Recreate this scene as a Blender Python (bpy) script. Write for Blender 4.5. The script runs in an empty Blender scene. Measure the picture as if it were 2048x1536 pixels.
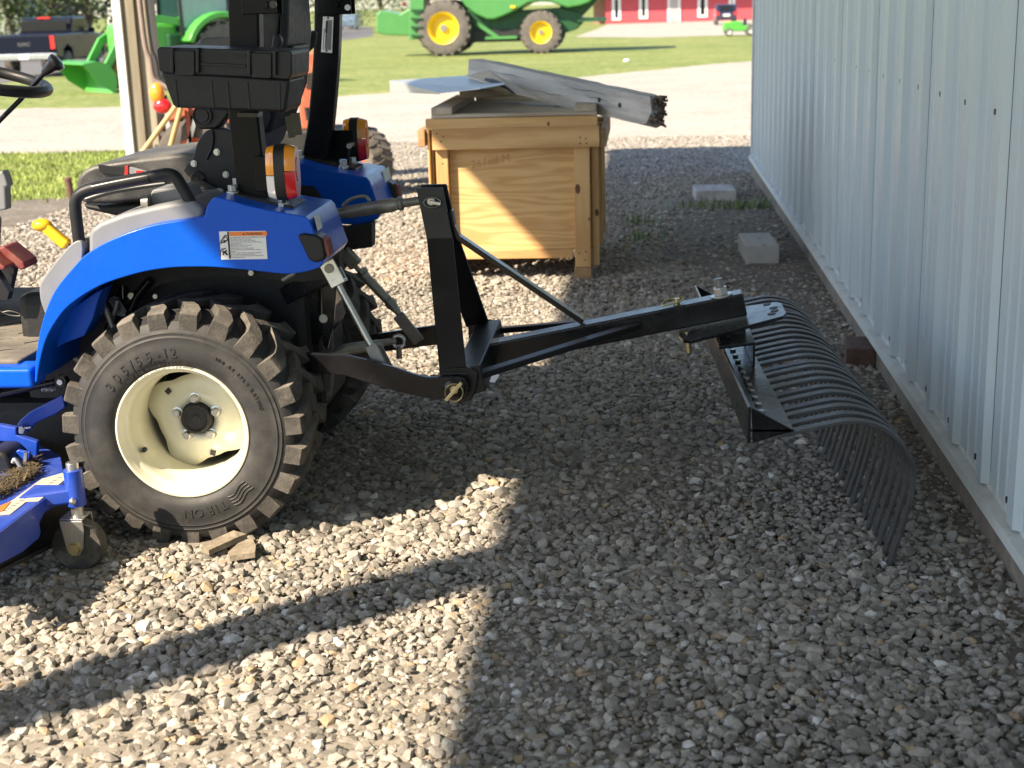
import bpy, bmesh, math, random
import numpy as np
from mathutils import Vector, Matrix, noise
R_ = math.radians
random.seed(7)
rng = np.random.default_rng(7)
scn = bpy.context.scene
COL = scn.collection

# ------------------------------------------------------------------ camera
F_PX, VP, NADIR, CAM_H = 2859.0, (1284, -5), (1340, 11450), 1.35
def _dir(p): return Vector(((p[0]-1024)/F_PX, (p[1]-768)/F_PX, 1.0))
_Y = _dir(VP).normalized()
_D = _dir(NADIR); _D = (_D - _D.dot(_Y)*_Y).normalized()
_Z = -_D; _X = _Y.cross(_Z)
RM = Matrix((_X, _Y, _Z))                      # camera axes (right, down, forward) -> world
CAM = Vector((0, 0, CAM_H))
cam_data = bpy.data.cameras.new('camera')
cam = bpy.data.objects.new('camera', cam_data); COL.objects.link(cam)
right = RM @ Vector((1,0,0)); down = RM @ Vector((0,1,0)); fwd = RM @ Vector((0,0,1))
mw = Matrix((right, -down, -fwd)).transposed().to_4x4(); mw.translation = CAM
cam.matrix_world = mw
cam_data.sensor_width = 36; cam_data.lens = 36*F_PX/2048
cam_data.clip_start = 0.05; cam_data.clip_end = 2000
cam_data.dof.use_dof = True; cam_data.dof.focus_distance = 3.75; cam_data.dof.aperture_fstop = 5.8
scn.camera = cam

# ------------------------------------------------------------------ sky, sun, exposure
SUN_TRAVEL = Vector((1, 0.86, -1.106)).normalized()
world = bpy.data.worlds.new('World'); scn.world = world; world.use_nodes = True
wn = world.node_tree
sky = wn.nodes.new('ShaderNodeTexSky'); sky.sky_type = 'NISHITA'; sky.sun_disc = False
sky.sun_elevation = math.asin(-SUN_TRAVEL.z)
sky.sun_rotation = math.atan2(-SUN_TRAVEL.x, -SUN_TRAVEL.y)
sky.air_density = 1.0; sky.dust_density = 0.6; sky.ozone_density = 1.0
bg = wn.nodes['Background']; bg.inputs['Strength'].default_value = 0.098
wn.links.new(sky.outputs[0], bg.inputs[0])
sun_d = bpy.data.lights.new('sun', 'SUN'); sun_d.energy = 4.6; sun_d.angle = R_(0.53); sun_d.color = (1.0, 0.84, 0.63)
sun = bpy.data.objects.new('sun', sun_d); COL.objects.link(sun)
sun.rotation_euler = SUN_TRAVEL.to_track_quat('-Z', 'Y').to_euler(); sun.location = (-10, -10, 15)
vs = scn.view_settings
vs.view_transform = 'Standard'; vs.look = 'None'; vs.gamma = 1; vs.use_curve_mapping = False
vs.exposure = 1.50

# ------------------------------------------------------------------ pixel -> place
def ray(px, py): return RM @ Vector(((px-1024)/F_PX, (py-768)/F_PX, 1.0))
def at(px, py, Y=None, Z=None, X=None):
    r = ray(px, py)
    if Y is not None: t = Y/r.y
    elif Z is not None: t = (Z-CAM_H)/r.z
    else: t = X/r.x
    return CAM + t*r
def gz(y):
    if y < 8: return 0.0
    if y < 53: return -(y-8)*0.0125
    return -0.5625-(min(y, 115)-53)*0.0045
def ground_at(px, py):
    r = ray(px, py); lo, hi = 0.5, 700.0
    for _ in range(60):
        t = (lo+hi)/2; p = CAM+t*r
        if p.z > gz(p.y): lo = t
        else: hi = t
    return CAM+lo*r
def pxy(pts, Y): return [at(a, b, Y=Y) for a, b in pts]
def spline(pts, n=6, closed=False):
    pts = [Vector(p) for p in pts]; out = []; N = len(pts)
    for i in range(N if closed else N-1):
        if closed: a, b, c, d = pts[(i-1)%N], pts[i], pts[(i+1)%N], pts[(i+2)%N]
        else: a, b, c, d = pts[max(i-1,0)], pts[i], pts[i+1], pts[min(i+2,N-1)]
        for k in range(n):
            t = k/n
            out.append(0.5*((2*b)+(c-a)*t+(2*a-5*b+4*c-d)*t*t+(3*b-a-3*c+d)*t**3))
    if not closed: out.append(pts[-1])
    return out

# ------------------------------------------------------------------ objects
OFF = {}
def tag(o, label=None, cat=None, group=None, kind=None):
    if label: o['label'] = label
    if cat: o['category'] = cat
    if group: o['group'] = group
    if kind: o['kind'] = kind
    return o
def thing(name, loc, label, cat, group=None, rz=0.0, local=False):
    o = bpy.data.objects.new(name, None); COL.objects.link(o)
    o.location = loc; o.rotation_euler = (0, 0, rz); o.empty_display_size = 0.1
    OFF[o] = Vector((0,0,0)) if local else Vector(loc)
    return tag(o, label, cat, group)
class MB:
    def __init__(s): s.v = []; s.f = []; s.m = []; s.mi = 0
    def add(s, vs, fs):
        b = len(s.v); s.v += [tuple(v) for v in vs]; s.f += [tuple(b+i for i in f) for f in fs]
        s.m += [s.mi]*len(fs); return s
    def box(s, c, d, rot=None):
        x, y, z = d[0]/2, d[1]/2, d[2]/2
        vs = [Vector(p) for p in ((-x,-y,-z),(x,-y,-z),(x,y,-z),(-x,y,-z),(-x,-y,z),(x,-y,z),(x,y,z),(-x,y,z))]
        if rot is not None: vs = [rot @ v for v in vs]
        c = Vector(c)
        return s.add([c+v for v in vs], [(0,3,2,1),(4,5,6,7),(0,1,5,4),(1,2,6,5),(2,3,7,6),(3,0,4,7)])
    def mm(s, x0, x1, y0, y1, z0, z1): return s.box(((x0+x1)/2,(y0+y1)/2,(z0+z1)/2),(x1-x0,y1-y0,z1-z0))
    def bar(s, a, b, w, h, up=(0,0,1)):
        a, b = Vector(a), Vector(b); d = (b-a).normalized(); up = Vector(up)
        sd = d.cross(up).normalized(); u = sd.cross(d).normalized()
        vs = []
        for p in (a, b): vs += [p-sd*w/2-u*h/2, p+sd*w/2-u*h/2, p+sd*w/2+u*h/2, p-sd*w/2+u*h/2]
        return s.add(vs, [(0,1,2,3)[::-1],(4,5,6,7),(0,1,5,4),(1,2,6,5),(2,3,7,6),(3,0,4,7)])
    def strip(s, path, w, h, side):
        """rectangular section swept along a path; w along 'side', h across"""
        path = [Vector(p) for p in path]; side = Vector(side).normalized(); vs = []; n = len(path)
        for i, p in enumerate(path):
            d = (path[min(i+1,n-1)]-path[max(i-1,0)]).normalized()
            u = d.cross(side).normalized()
            vs += [p-side*w/2-u*h/2, p+side*w/2-u*h/2, p+side*w/2+u*h/2, p-side*w/2+u*h/2]
        fs = [(3,2,1,0), tuple(4*(n-1)+k for k in range(4))]
        for i in range(n-1):
            for k in range(4):
                a, b = 4*i+k, 4*i+(k+1)%4; fs.append((a, b, b+4, a+4))
        return s.add(vs, fs)
    def prism(s, pts, vec):
        pts = [Vector(p) for p in pts]; vec = Vector(vec); n = len(pts)
        nor = Vector((0,0,0))
        for i in range(n): nor += pts[i].cross(pts[(i+1)%n])
        if nor.dot(vec) > 0: pts = pts[::-1]
        vs = pts+[p+vec for p in pts]
        return s.add(vs, [tuple(range(n)), tuple(range(2*n-1, n-1, -1))]+[(i, n+i, n+(i+1)%n, (i+1)%n)[::1] for i in range(n)])
    def tube(s, path, r, seg=10, caps=True, closed=False):
        path = [Vector(p) for p in path]; n = len(path)
        rs = r if isinstance(r, (list, tuple)) else [r]*n
        vs = []; prev = None
        for i, p in enumerate(path):
            if closed: d = (path[(i+1)%n]-path[(i-1)%n]).normalized()
            else: d = (path[min(i+1,n-1)]-path[max(i-1,0)]).normalized()
            if prev is None:
                a = Vector((0,0,1)) if abs(d.z) < 0.9 else Vector((1,0,0))
                u = d.cross(a).normalized()
            else:
                u = (prev-d*prev.dot(d)).normalized()
            prev = u; w = d.cross(u)
            for k in range(seg):
                t = 2*math.pi*k/seg; vs.append(p+(u*math.cos(t)+w*math.sin(t))*rs[i])
        fs = []
        for i in range(n if closed else n-1):
            for k in range(seg):
                a = i*seg+k; b = i*seg+(k+1)%seg; j = ((i+1)%n)*seg
                fs.append((a, b, j+(k+1)%seg, j+k))
        if caps and not closed: fs += [tuple(range(seg))[::-1], tuple((n-1)*seg+k for k in range(seg))]
        return s.add(vs, fs)
    def cyl(s, a, b, r, seg=16, r2=None): return s.tube([a, b], [r, r if r2 is None else r2], seg)
    def lathe(s, prof, c, axis=(0,1,0), seg=48, close=False, arc=None):
        """prof: (radius, distance along axis)"""
        c = Vector(c); ax = Vector(axis).normalized()
        a = Vector((1,0,0)) if abs(ax.x) < 0.9 else Vector((0,0,1))
        u = (a-ax*a.dot(ax)).normalized(); w = ax.cross(u); n = len(prof); vs = []
        for k in range(seg):
            t = 2*math.pi*k/seg; e = u*math.cos(t)+w*math.sin(t)
            vs += [c+e*r+ax*h for r, h in prof]
        fs = []
        for k in range(seg):
            j = (k+1)%seg
            for i in range(n-1 if not close else n):
                i2 = (i+1)%n
                fs.append((k*n+i, j*n+i, j*n+i2, k*n+i2))
        return s.add(vs, fs)
    def ball(s, c, r, seg=12, rings=8, sc=(1,1,1)):
        c = Vector(c); vs = [c+Vector((0,0,r*sc[2]))]; fs = []
        for i in range(1, rings):
            a = math.pi*i/rings
            for k in range(seg):
                t = 2*math.pi*k/seg
                vs.append(c+Vector((r*sc[0]*math.sin(a)*math.cos(t), r*sc[1]*math.sin(a)*math.sin(t), r*sc[2]*math.cos(a))))
        vs.append(c-Vector((0,0,r*sc[2]))); L = len(vs)-1
        for k in range(seg):
            fs.append((0, 1+k, 1+(k+1)%seg))
            for i in range(rings-2):
                a = 1+i*seg+k; b = 1+i*seg+(k+1)%seg; fs.append((a, a+seg, b+seg, b))
            a = 1+(rings-2)*seg
            fs.append((a+k, L, a+(k+1)%seg))
        return s.add(vs, fs)
    def hexb(s, p, ax, r, h):
        return s.tube([Vector(p), Vector(p)+Vector(ax).normalized()*h], r, 6)
    def build(s, name, mat, parent=None, smooth=None, bevel=0, seg=2, fix=True, mats=None):
        vs = np.array(s.v, dtype=float); lo, hi = vs.min(0), vs.max(0)
        c = Vector(((lo[0]+hi[0])/2, (lo[1]+hi[1])/2, lo[2] if parent is None else (lo[2]+hi[2])/2))
        me = bpy.data.meshes.new(name)
        me.from_pydata([tuple(v) for v in (vs-np.array(c))], [], s.f)
        for m in (mats or [mat]): me.materials.append(m)
        if mats: me.polygons.foreach_set('material_index', s.m)
        if fix:
            bm = bmesh.new(); bm.from_mesh(me); bmesh.ops.recalc_face_normals(bm, faces=bm.faces); bm.to_mesh(me); bm.free()
        if smooth is not None:
            me.polygons.foreach_set('use_smooth', [True]*len(me.polygons))
            me.set_sharp_from_angle(angle=R_(smooth))
        me.update()
        o = bpy.data.objects.new(name, me); COL.objects.link(o)
        if bevel:
            b = o.modifiers.new('bevel', 'BEVEL'); b.width = bevel; b.segments = seg; b.limit_method = 'ANGLE'; b.angle_limit = R_(38)
            if smooth is not None: b.harden_normals = True
        OFF[o] = c
        if parent is not None:
            o.parent = parent; o.location = c-OFF[parent]
        else: o.location = c
        return o
def text_mesh(body, size, place, extrude=0.0, space=1.0, align='LEFT'):
    """letters of the built-in font as (verts, faces); place maps (x, y, z) of the text plane to a point"""
    cu = bpy.data.curves.new('lettering', 'FONT'); cu.body = body; cu.size = size; cu.extrude = extrude
    cu.space_character = space; cu.align_x = align; cu.resolution_u = 2
    ob = bpy.data.objects.new('lettering', cu); COL.objects.link(ob)
    me = bpy.data.meshes.new_from_object(ob.evaluated_get(bpy.context.evaluated_depsgraph_get()))
    vs = [place(*v.co) for v in me.vertices]; fs = [tuple(p.vertices) for p in me.polygons]
    bpy.data.objects.remove(ob); bpy.data.curves.remove(cu); bpy.data.meshes.remove(me)
    return vs, fs
def copy_tree(o, parent=None):
    c = o.copy(); COL.objects.link(c); c.parent = parent; OFF[c] = OFF.get(o, Vector((0,0,0)))
    for ch in o.children: copy_tree(ch, c)
    return c

# ------------------------------------------------------------------ materials
def _n(nt, t, **kw):
    n = nt.nodes.new(t)
    for k, v in kw.items(): setattr(n, k, v)
    return n
def mat(name, col, rough=0.5, metal=0.0, var=0.12, vs=9.0, bump=0.0, bs=80.0, coat=0.0, dust=0.0, dcol=(0.33,0.28,0.22), ds=5.0, updust=0.0, spec=0.5, trans=0.0, stretch=(1,1,1), rvar=0.12, emit=None):
    m = bpy.data.materials.new(name); m.use_nodes = True; nt = m.node_tree; L = nt.links.new
    p = nt.nodes['Principled BSDF']
    tc = _n(nt, 'ShaderNodeTexCoord'); mp = _n(nt, 'ShaderNodeMapping'); mp.inputs['Scale'].default_value = stretch
    L(tc.outputs['Object'], mp.inputs[0])
    n1 = _n(nt, 'ShaderNodeTexNoise'); n1.inputs['Scale'].default_value = vs; n1.inputs['Detail'].default_value = 6; n1.inputs['Roughness'].default_value = 0.65
    L(mp.outputs[0], n1.inputs['Vector'])
    rp = _n(nt, 'ShaderNodeValToRGB')
    rp.color_ramp.elements[0].position = 0.3; rp.color_ramp.elements[1].position = 0.7
    rp.color_ramp.elements[0].color = tuple(max(0, c*(1-var)) for c in col)+(1,)
    rp.color_ramp.elements[1].color = tuple(min(1, c*(1+var)) for c in col)+(1,)
    L(n1.outputs[0], rp.inputs[0]); cout = rp.outputs[0]
    fac = None
    if dust > 0 or updust > 0:
        n3 = _n(nt, 'ShaderNodeTexNoise'); n3.inputs['Scale'].default_value = ds; n3.inputs['Detail'].default_value = 9; n3.inputs['Roughness'].default_value = 0.7
        L(tc.outputs['Object'], n3.inputs['Vector'])
        mr = _n(nt, 'ShaderNodeMapRange'); mr.inputs[1].default_value = 0.45; mr.inputs[2].default_value = 0.75; mr.inputs[4].default_value = max(dust, 0.001)
        L(n3.outputs[0], mr.inputs[0]); fac = mr.outputs[0]
        if updust > 0:
            ge = _n(nt, 'ShaderNodeNewGeometry'); sx = _n(nt, 'ShaderNodeSeparateXYZ'); L(ge.outputs['Normal'], sx.inputs[0])
            m2 = _n(nt, 'ShaderNodeMapRange'); m2.inputs[1].default_value = 0.2; m2.inputs[2].default_value = 0.9; m2.inputs[4].default_value = updust
            L(sx.outputs[2], m2.inputs[0])
            m3 = _n(nt, 'ShaderNodeMath', operation='MULTIPLY_ADD'); L(m2.outputs[0], m3.inputs[0]); L(n3.outputs[0], m3.inputs[1]); L(mr.outputs[0], m3.inputs[2]); m3.use_clamp = True
            fac = m3.outputs[0]
        mx = _n(nt, 'ShaderNodeMix', data_type='RGBA'); L(fac, mx.inputs[0]); L(cout, mx.inputs[6]); mx.inputs[7].default_value = tuple(dcol)+(1,)
        cout = mx.outputs[2]
    L(cout, p.inputs['Base Color'])
    rr = _n(nt, 'ShaderNodeMapRange'); rr.inputs[3].default_value = max(0.03, rough-rvar); rr.inputs[4].default_value = min(1, rough+rvar)
    n2 = _n(nt, 'ShaderNodeTexNoise'); n2.inputs['Scale'].default_value = vs*3.1; n2.inputs['Detail'].default_value = 5; L(mp.outputs[0], n2.inputs['Vector'])
    L(n2.outputs[0], rr.inputs[0])
    if fac is not None:
        ad = _n(nt, 'ShaderNodeMath', operation='MULTIPLY_ADD'); L(fac, ad.inputs[0]); ad.inputs[1].default_value = 0.45; L(rr.outputs[0], ad.inputs[2]); ad.use_clamp = True
        L(ad.outputs[0], p.inputs['Roughness'])
    else: L(rr.outputs[0], p.inputs['Roughness'])
    p.inputs['Metallic'].default_value = metal; p.inputs['Coat Weight'].default_value = coat; p.inputs['Coat Roughness'].default_value = 0.12
    p.inputs['Specular IOR Level'].default_value = spec; p.inputs['Transmission Weight'].default_value = trans
    if emit: p.inputs['Emission Color'].default_value = tuple(emit[:3])+(1,); p.inputs['Emission Strength'].default_value = emit[3]
    if bump:
        nb = _n(nt, 'ShaderNodeTexNoise'); nb.inputs['Scale'].default_value = bs; nb.inputs['Detail'].default_value = 6; L(mp.outputs[0], nb.inputs['Vector'])
        b = _n(nt, 'ShaderNodeBump'); b.inputs['Strength'].default_value = bump; b.inputs['Distance'].default_value = 0.01
        L(nb.outputs[0], b.inputs['Height']); L(b.outputs[0], p.inputs['Normal'])
    return m
def ramp_set(rp, stops):
    cr = rp.color_ramp
    while len(cr.elements) < len(stops): cr.elements.new(0.5)
    for e, (pos, c) in zip(cr.elements, stops): e.position = pos; e.color = tuple(c)+(1,)
def wood(name, dark, light, axis=0, scale=22.0, dist=3.0, rough=0.65, bump=0.25, ring=6.0, knots=False):
    """long grain along the given object axis; ring > 0 adds plywood-like contour figure"""
    m = bpy.data.materials.new(name); m.use_nodes = True; nt = m.node_tree; L = nt.links.new; p = nt.nodes['Principled BSDF']
    tc = _n(nt, 'ShaderNodeTexCoord'); mp = _n(nt, 'ShaderNodeMapping')
    sc = [1.0, 1.0, 1.0]; sc[axis] = 0.12; mp.inputs['Scale'].default_value = sc; L(tc.outputs['Object'], mp.inputs[0])
    oi = _n(nt, 'ShaderNodeObjectInfo'); va = _n(nt, 'ShaderNodeVectorMath', operation='ADD'); cx = _n(nt, 'ShaderNodeCombineXYZ')
    mm = _n(nt, 'ShaderNodeMath', operation='MULTIPLY'); L(oi.outputs['Random'], mm.inputs[0]); mm.inputs[1].default_value = 7.0
    L(mm.outputs[0], cx.inputs[0]); L(mm.outputs[0], cx.inputs[1]); L(mm.outputs[0], cx.inputs[2]); L(mp.outputs[0], va.inputs[0]); L(cx.outputs[0], va.inputs[1])
    n0 = _n(nt, 'ShaderNodeTexNoise'); n0.inputs['Scale'].default_value = dist; n0.inputs['Detail'].default_value = 3; L(va.outputs[0], n0.inputs['Vector'])
    mu = _n(nt, 'ShaderNodeMath', operation='MULTIPLY'); mu.inputs[1].default_value = ring*6.283; L(n0.outputs[0], mu.inputs[0])
    si = _n(nt, 'ShaderNodeMath', operation='SINE'); L(mu.outputs[0], si.inputs[0])
    ab = _n(nt, 'ShaderNodeMapRange'); ab.inputs[1].default_value = -1; ab.inputs[2].default_value = 1; L(si.outputs[0], ab.inputs[0])
    n1 = _n(nt, 'ShaderNodeTexNoise'); n1.inputs['Scale'].default_value = scale*4; n1.inputs['Detail'].default_value = 5; L(va.outputs[0], n1.inputs['Vector'])
    a2 = _n(nt, 'ShaderNodeMix', data_type='FLOAT'); a2.inputs[0].default_value = 0.55; L(ab.outputs[0], a2.inputs[2]); L(n1.outputs[0], a2.inputs[3])
    rp = _n(nt, 'ShaderNodeValToRGB'); ramp_set(rp, [(0.25, dark), (0.75, light)]); L(a2.outputs[0], rp.inputs[0]); co = rp.outputs[0]
    if knots:
        vo = _n(nt, 'ShaderNodeTexVoronoi'); vo.inputs['Scale'].default_value = 3.2; L(va.outputs[0], vo.inputs['Vector'])
        mk = _n(nt, 'ShaderNodeMapRange'); mk.inputs[1].default_value = 0.05; mk.inputs[2].default_value = 0.09; mk.inputs[3].default_value = 0.75; mk.inputs[4].default_value = 0; L(vo.outputs['Distance'], mk.inputs[0])
        mx = _n(nt, 'ShaderNodeMix', data_type='RGBA'); L(mk.outputs[0], mx.inputs[0]); L(co, mx.inputs[6]); mx.inputs[7].default_value = tuple(c*0.35 for c in dark)+(1,); co = mx.outputs[2]
    L(co, p.inputs['Base Color']); p.inputs['Roughness'].default_value = rough
    b = _n(nt, 'ShaderNodeBump'); b.inputs['Strength'].default_value = bump; b.inputs['Distance'].default_value = 0.004; L(a2.outputs[0], b.inputs['Height']); L(b.outputs[0], p.inputs['Normal'])
    return m
def stone_mat(name='crushed limestone'):
    m = bpy.data.materials.new(name); m.use_nodes = True; nt = m.node_tree; L = nt.links.new; p = nt.nodes['Principled BSDF']
    oi = _n(nt, 'ShaderNodeObjectInfo'); rp = _n(nt, 'ShaderNodeValToRGB'); rp.color_ramp.interpolation = 'LINEAR'
    ramp_set(rp, [(0.0, (0.15,0.137,0.121)), (0.22, (0.25,0.228,0.20)), (0.5, (0.32,0.292,0.256)), (0.78, (0.395,0.36,0.314)), (0.91, (0.32,0.31,0.292)), (0.955, (0.37,0.27,0.165)), (0.97, (0.45,0.43,0.40)), (1.0, (0.64,0.62,0.59))])
    L(oi.outputs['Random'], rp.inputs[0])
    tc = _n(nt, 'ShaderNodeTexCoord'); n = _n(nt, 'ShaderNodeTexNoise'); n.inputs['Scale'].default_value = 2.2; n.inputs['Detail'].default_value = 7; n.inputs['Roughness'].default_value = 0.7
    ge = _n(nt, 'ShaderNodeNewGeometry')
    sc = _n(nt, 'ShaderNodeVectorMath', operation='SCALE'); sc.inputs['Scale'].default_value = 40; L(ge.outputs['Position'], sc.inputs[0]); L(sc.outputs[0], n.inputs['Vector'])
    mr = _n(nt, 'ShaderNodeMapRange'); mr.inputs[1].default_value = 0.25; mr.inputs[2].default_value = 0.75; mr.inputs[3].default_value = 0.72; mr.inputs[4].default_value = 1.22; L(n.outputs[0], mr.inputs[0])
    mx = _n(nt, 'ShaderNodeMix', data_type='RGBA', blend_type='MULTIPLY'); mx.inputs[0].default_value = 1; L(rp.outputs[0], mx.inputs[6]); L(mr.outputs[0], mx.inputs[7]); L(mx.outputs[2], p.inputs['Base Color'])
    p.inputs['Roughness'].default_value = 0.9; p.inputs['Specular IOR Level'].default_value = 0.25
    n2 = _n(nt, 'ShaderNodeTexNoise'); n2.inputs['Scale'].default_value = 9; n2.inputs['Detail'].default_value = 6; L(sc.outputs[0], n2.inputs['Vector'])
    b = _n(nt, 'ShaderNodeBump'); b.inputs['Strength'].default_value = 0.5; b.inputs['Distance'].default_value = 0.003; L(n2.outputs[0], b.inputs['Height']); L(b.outputs[0], p.inputs['Normal'])
    return m
def ground_mat(name, stops, scale, fine, bump, bdist, rough=0.95):
    m = bpy.data.materials.new(name); m.use_nodes = True; nt = m.node_tree; L = nt.links.new; p = nt.nodes['Principled BSDF']
    ge = _n(nt, 'ShaderNodeNewGeometry'); n = _n(nt, 'ShaderNodeTexNoise'); n.inputs['Scale'].default_value = scale; n.inputs['Detail'].default_value = 10; n.inputs['Roughness'].default_value = 0.72
    L(ge.outputs['Position'], n.inputs['Vector'])
    v = _n(nt, 'ShaderNodeTexVoronoi'); v.inputs['Scale'].default_value = fine; L(ge.outputs['Position'], v.inputs['Vector'])
    sp = _n(nt, 'ShaderNodeSeparateColor'); L(v.outputs['Color'], sp.inputs[0])
    a = _n(nt, 'ShaderNodeMix', data_type='FLOAT'); a.inputs[0].default_value = 0.35; L(n.outputs[0], a.inputs[2]); L(sp.outputs[0], a.inputs[3])
    rp = _n(nt, 'ShaderNodeValToRGB'); ramp_set(rp, stops); L(a.outputs[0], rp.inputs[0]); L(rp.outputs[0], p.inputs['Base Color'])
    p.inputs['Roughness'].default_value = rough; p.inputs['Specular IOR Level'].default_value = 0.2
    b = _n(nt, 'ShaderNodeBump'); b.inputs['Strength'].default_value = bump; b.inputs['Distance'].default_value = bdist; L(sp.outputs[1], b.inputs['Height']); L(b.outputs[0], p.inputs['Normal'])
    return m

K = {}
K['stone'] = stone_mat()
K['blue'] = mat('blue tractor paint', (0.0,0.085,0.56), 0.30, var=0.07, vs=5, coat=0.12, dust=0.05, ds=45, updust=0.05, dcol=(0.10,0.16,0.34), spec=0.2)
K['dblue'] = mat('blue deck paint', (0.004,0.055,0.44), 0.38, var=0.1, vs=6, coat=0.4, dust=0.18, ds=9, updust=0.25, dcol=(0.22,0.21,0.20))
K['grey'] = mat('pale grey moulded plastic', (0.185,0.195,0.212), 0.5, var=0.05, vs=5, dust=0.15, ds=8, bump=0.05, bs=300)
K['black'] = mat('black powder coated steel', (0.007,0.007,0.009), 0.34, var=0.25, vs=10, dust=0.06, ds=7, updust=0.22, dcol=(0.11,0.11,0.11), spec=0.4, bump=0.03, bs=200)
K['bsatin'] = mat('black satin steel', (0.008,0.008,0.010), 0.24, var=0.2, vs=8, dust=0.05, ds=6, updust=0.16, dcol=(0.12,0.12,0.12), coat=0.12, spec=0.35)
K['ropsblk'] = mat('black roll bar paint', (0.004,0.004,0.006), 0.32, var=0.2, vs=8, dust=0.02, ds=20, dcol=(0.05,0.05,0.06), spec=0.16)
K['cast'] = mat('dark cast housing', (0.012,0.012,0.013), 0.6, var=0.3, vs=20, bump=0.15, bs=120, dust=0.25, dcol=(0.06,0.055,0.05))
K['bplast'] = mat('black textured plastic', (0.014,0.015,0.017), 0.42, var=0.12, vs=15, bump=0.10, bs=700, dust=0.06, ds=12, dcol=(0.07,0.07,0.07), spec=0.3)
K['vinyl'] = mat('black seat vinyl', (0.025,0.025,0.027), 0.42, var=0.15, vs=6, bump=0.12, bs=260, dust=0.5, ds=4, updust=0.45, dcol=(0.20,0.19,0.175))
K['rubmat'] = mat('dusty rubber floor mat', (0.05,0.047,0.043), 0.75, var=0.2, vs=7, dust=0.7, ds=5, updust=0.7, dcol=(0.25,0.22,0.18), bump=0.1)
K['tyre'] = mat('tyre rubber', (0.022,0.022,0.023), 0.6, var=0.2, vs=9, dust=0.40, ds=11, updust=0.05, dcol=(0.12,0.11,0.10), bump=0.06, bs=220)
K['tread'] = mat('dusty tyre tread', (0.045,0.041,0.037), 0.8, var=0.25, vs=14, dust=0.75, ds=13, updust=0.85, dcol=(0.20,0.18,0.155), bump=0.25, bs=150)
K['cream'] = mat('cream rim paint', (0.70,0.68,0.54), 0.33, var=0.05, vs=6, coat=0.25, dust=0.12, ds=7, dcol=(0.38,0.34,0.25))
K['zinc'] = mat('zinc plated steel', (0.55,0.55,0.54), 0.32, metal=0.9, var=0.15, vs=25, dust=0.3, ds=15, dcol=(0.3,0.27,0.22))
K['yzinc'] = mat('yellow zinc pin', (0.55,0.47,0.27), 0.35, metal=0.9, var=0.2, vs=25)
K['steel'] = mat('dull oiled steel', (0.30,0.295,0.27), 0.42, metal=0.6, var=0.3, vs=25, dust=0.35, ds=18, dcol=(0.12,0.10,0.075), bump=0.1, bs=150)
K['bar'] = mat('grey flat bar', (0.22,0.22,0.22), 0.45, metal=0.5, var=0.2, vs=15, dust=0.2)
K['tine'] = mat('tine steel', (0.065,0.068,0.073), 0.42, metal=0.35, var=0.25, vs=18, dust=0.25, ds=9, dcol=(0.15,0.13,0.115), bump=0.15, bs=160)
K['amber'] = mat('amber lens', (0.85,0.30,0.02), 0.15, var=0.05, coat=1.0)
K['red'] = mat('red lens', (0.62,0.012,0.016), 0.15, var=0.1, coat=1.0)
K['clear'] = mat('clear lens', (0.75,0.72,0.68), 0.15, var=0.1, coat=1.0)
K['white'] = mat('white label', (0.74,0.74,0.73), 0.45, var=0.04)
K['ink'] = mat('black print', (0.02,0.02,0.02), 0.5, var=0.0)
K['orangelab'] = mat('orange label print', (0.80,0.20,0.03), 0.45, var=0.03)
K['yellow'] = mat('yellow lever plastic', (0.82,0.46,0.015), 0.4, var=0.05, vs=6)
K['redp'] = mat('red pedal paint', (0.17,0.02,0.018), 0.6, var=0.2, vs=9, dust=0.35, ds=10)
# ================================================================== ground
def sheet(name, poly, m, dz, label=None, parent=None):
    bm = bmesh.new(); bm.faces.new([bm.verts.new((x, y, 0)) for x, y in poly])
    for k in (8, 53, 115):
        bmesh.ops.bisect_plane(bm, geom=bm.verts[:]+bm.edges[:]+bm.faces[:], plane_co=(0,k,0), plane_no=(0,1,0))
    bmesh.ops.recalc_face_normals(bm, faces=bm.faces)
    if sum(f.normal.z for f in bm.faces) < 0: bmesh.ops.reverse_faces(bm, faces=bm.faces)
    for v in bm.verts: v.co.z = gz(v.co.y)+dz
    bmesh.ops.triangulate(bm, faces=bm.faces)
    me = bpy.data.meshes.new(name); bm.to_mesh(me); bm.free(); me.materials.append(m)
    o = bpy.data.objects.new(name, me); COL.objects.link(o); OFF[o] = Vector((0,0,0))
    tag(o, label, None, None, 'structure')
    return o
def ragged(pts, step, amp):
    out = []
    for (x0, y0), (x1, y1) in zip(pts[:-1], pts[1:]):
        n = max(1, int(math.hypot(x1-x0, y1-y0)/step))
        for i in range(n):
            t = i/n; x, y = x0+(x1-x0)*t, y0+(y1-y0)*t
            out.append((x, y+amp*noise.noise((x*1.3, y*.9, 3.1))+amp*.6*noise.noise((x*4.1, y*3.3, 8.2))))
    return out+[pts[-1]]
def gpoly(pts): return [(ground_at(a, b).x, ground_at(a, b).y) for a, b in pts]
K['lawn'] = ground_mat('lawn', [(0.28,(0.10,0.145,0.035)),(0.48,(0.17,0.215,0.06)),(0.72,(0.30,0.30,0.12))], 0.30, 9.0, 0.5, 0.03)
K['yard'] = ground_mat('gravel fines', [(0.2,(0.16,0.142,0.12)),(0.5,(0.25,0.224,0.19)),(0.8,(0.34,0.305,0.26))], 1.1, 48.0, 1.0, 0.012)
K['drive'] = ground_mat('pale drive gravel', [(0.25,(0.28,0.245,0.21)),(0.5,(0.38,0.345,0.30)),(0.75,(0.46,0.425,0.38))], 0.45, 22.0, 0.7, 0.012)
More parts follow.
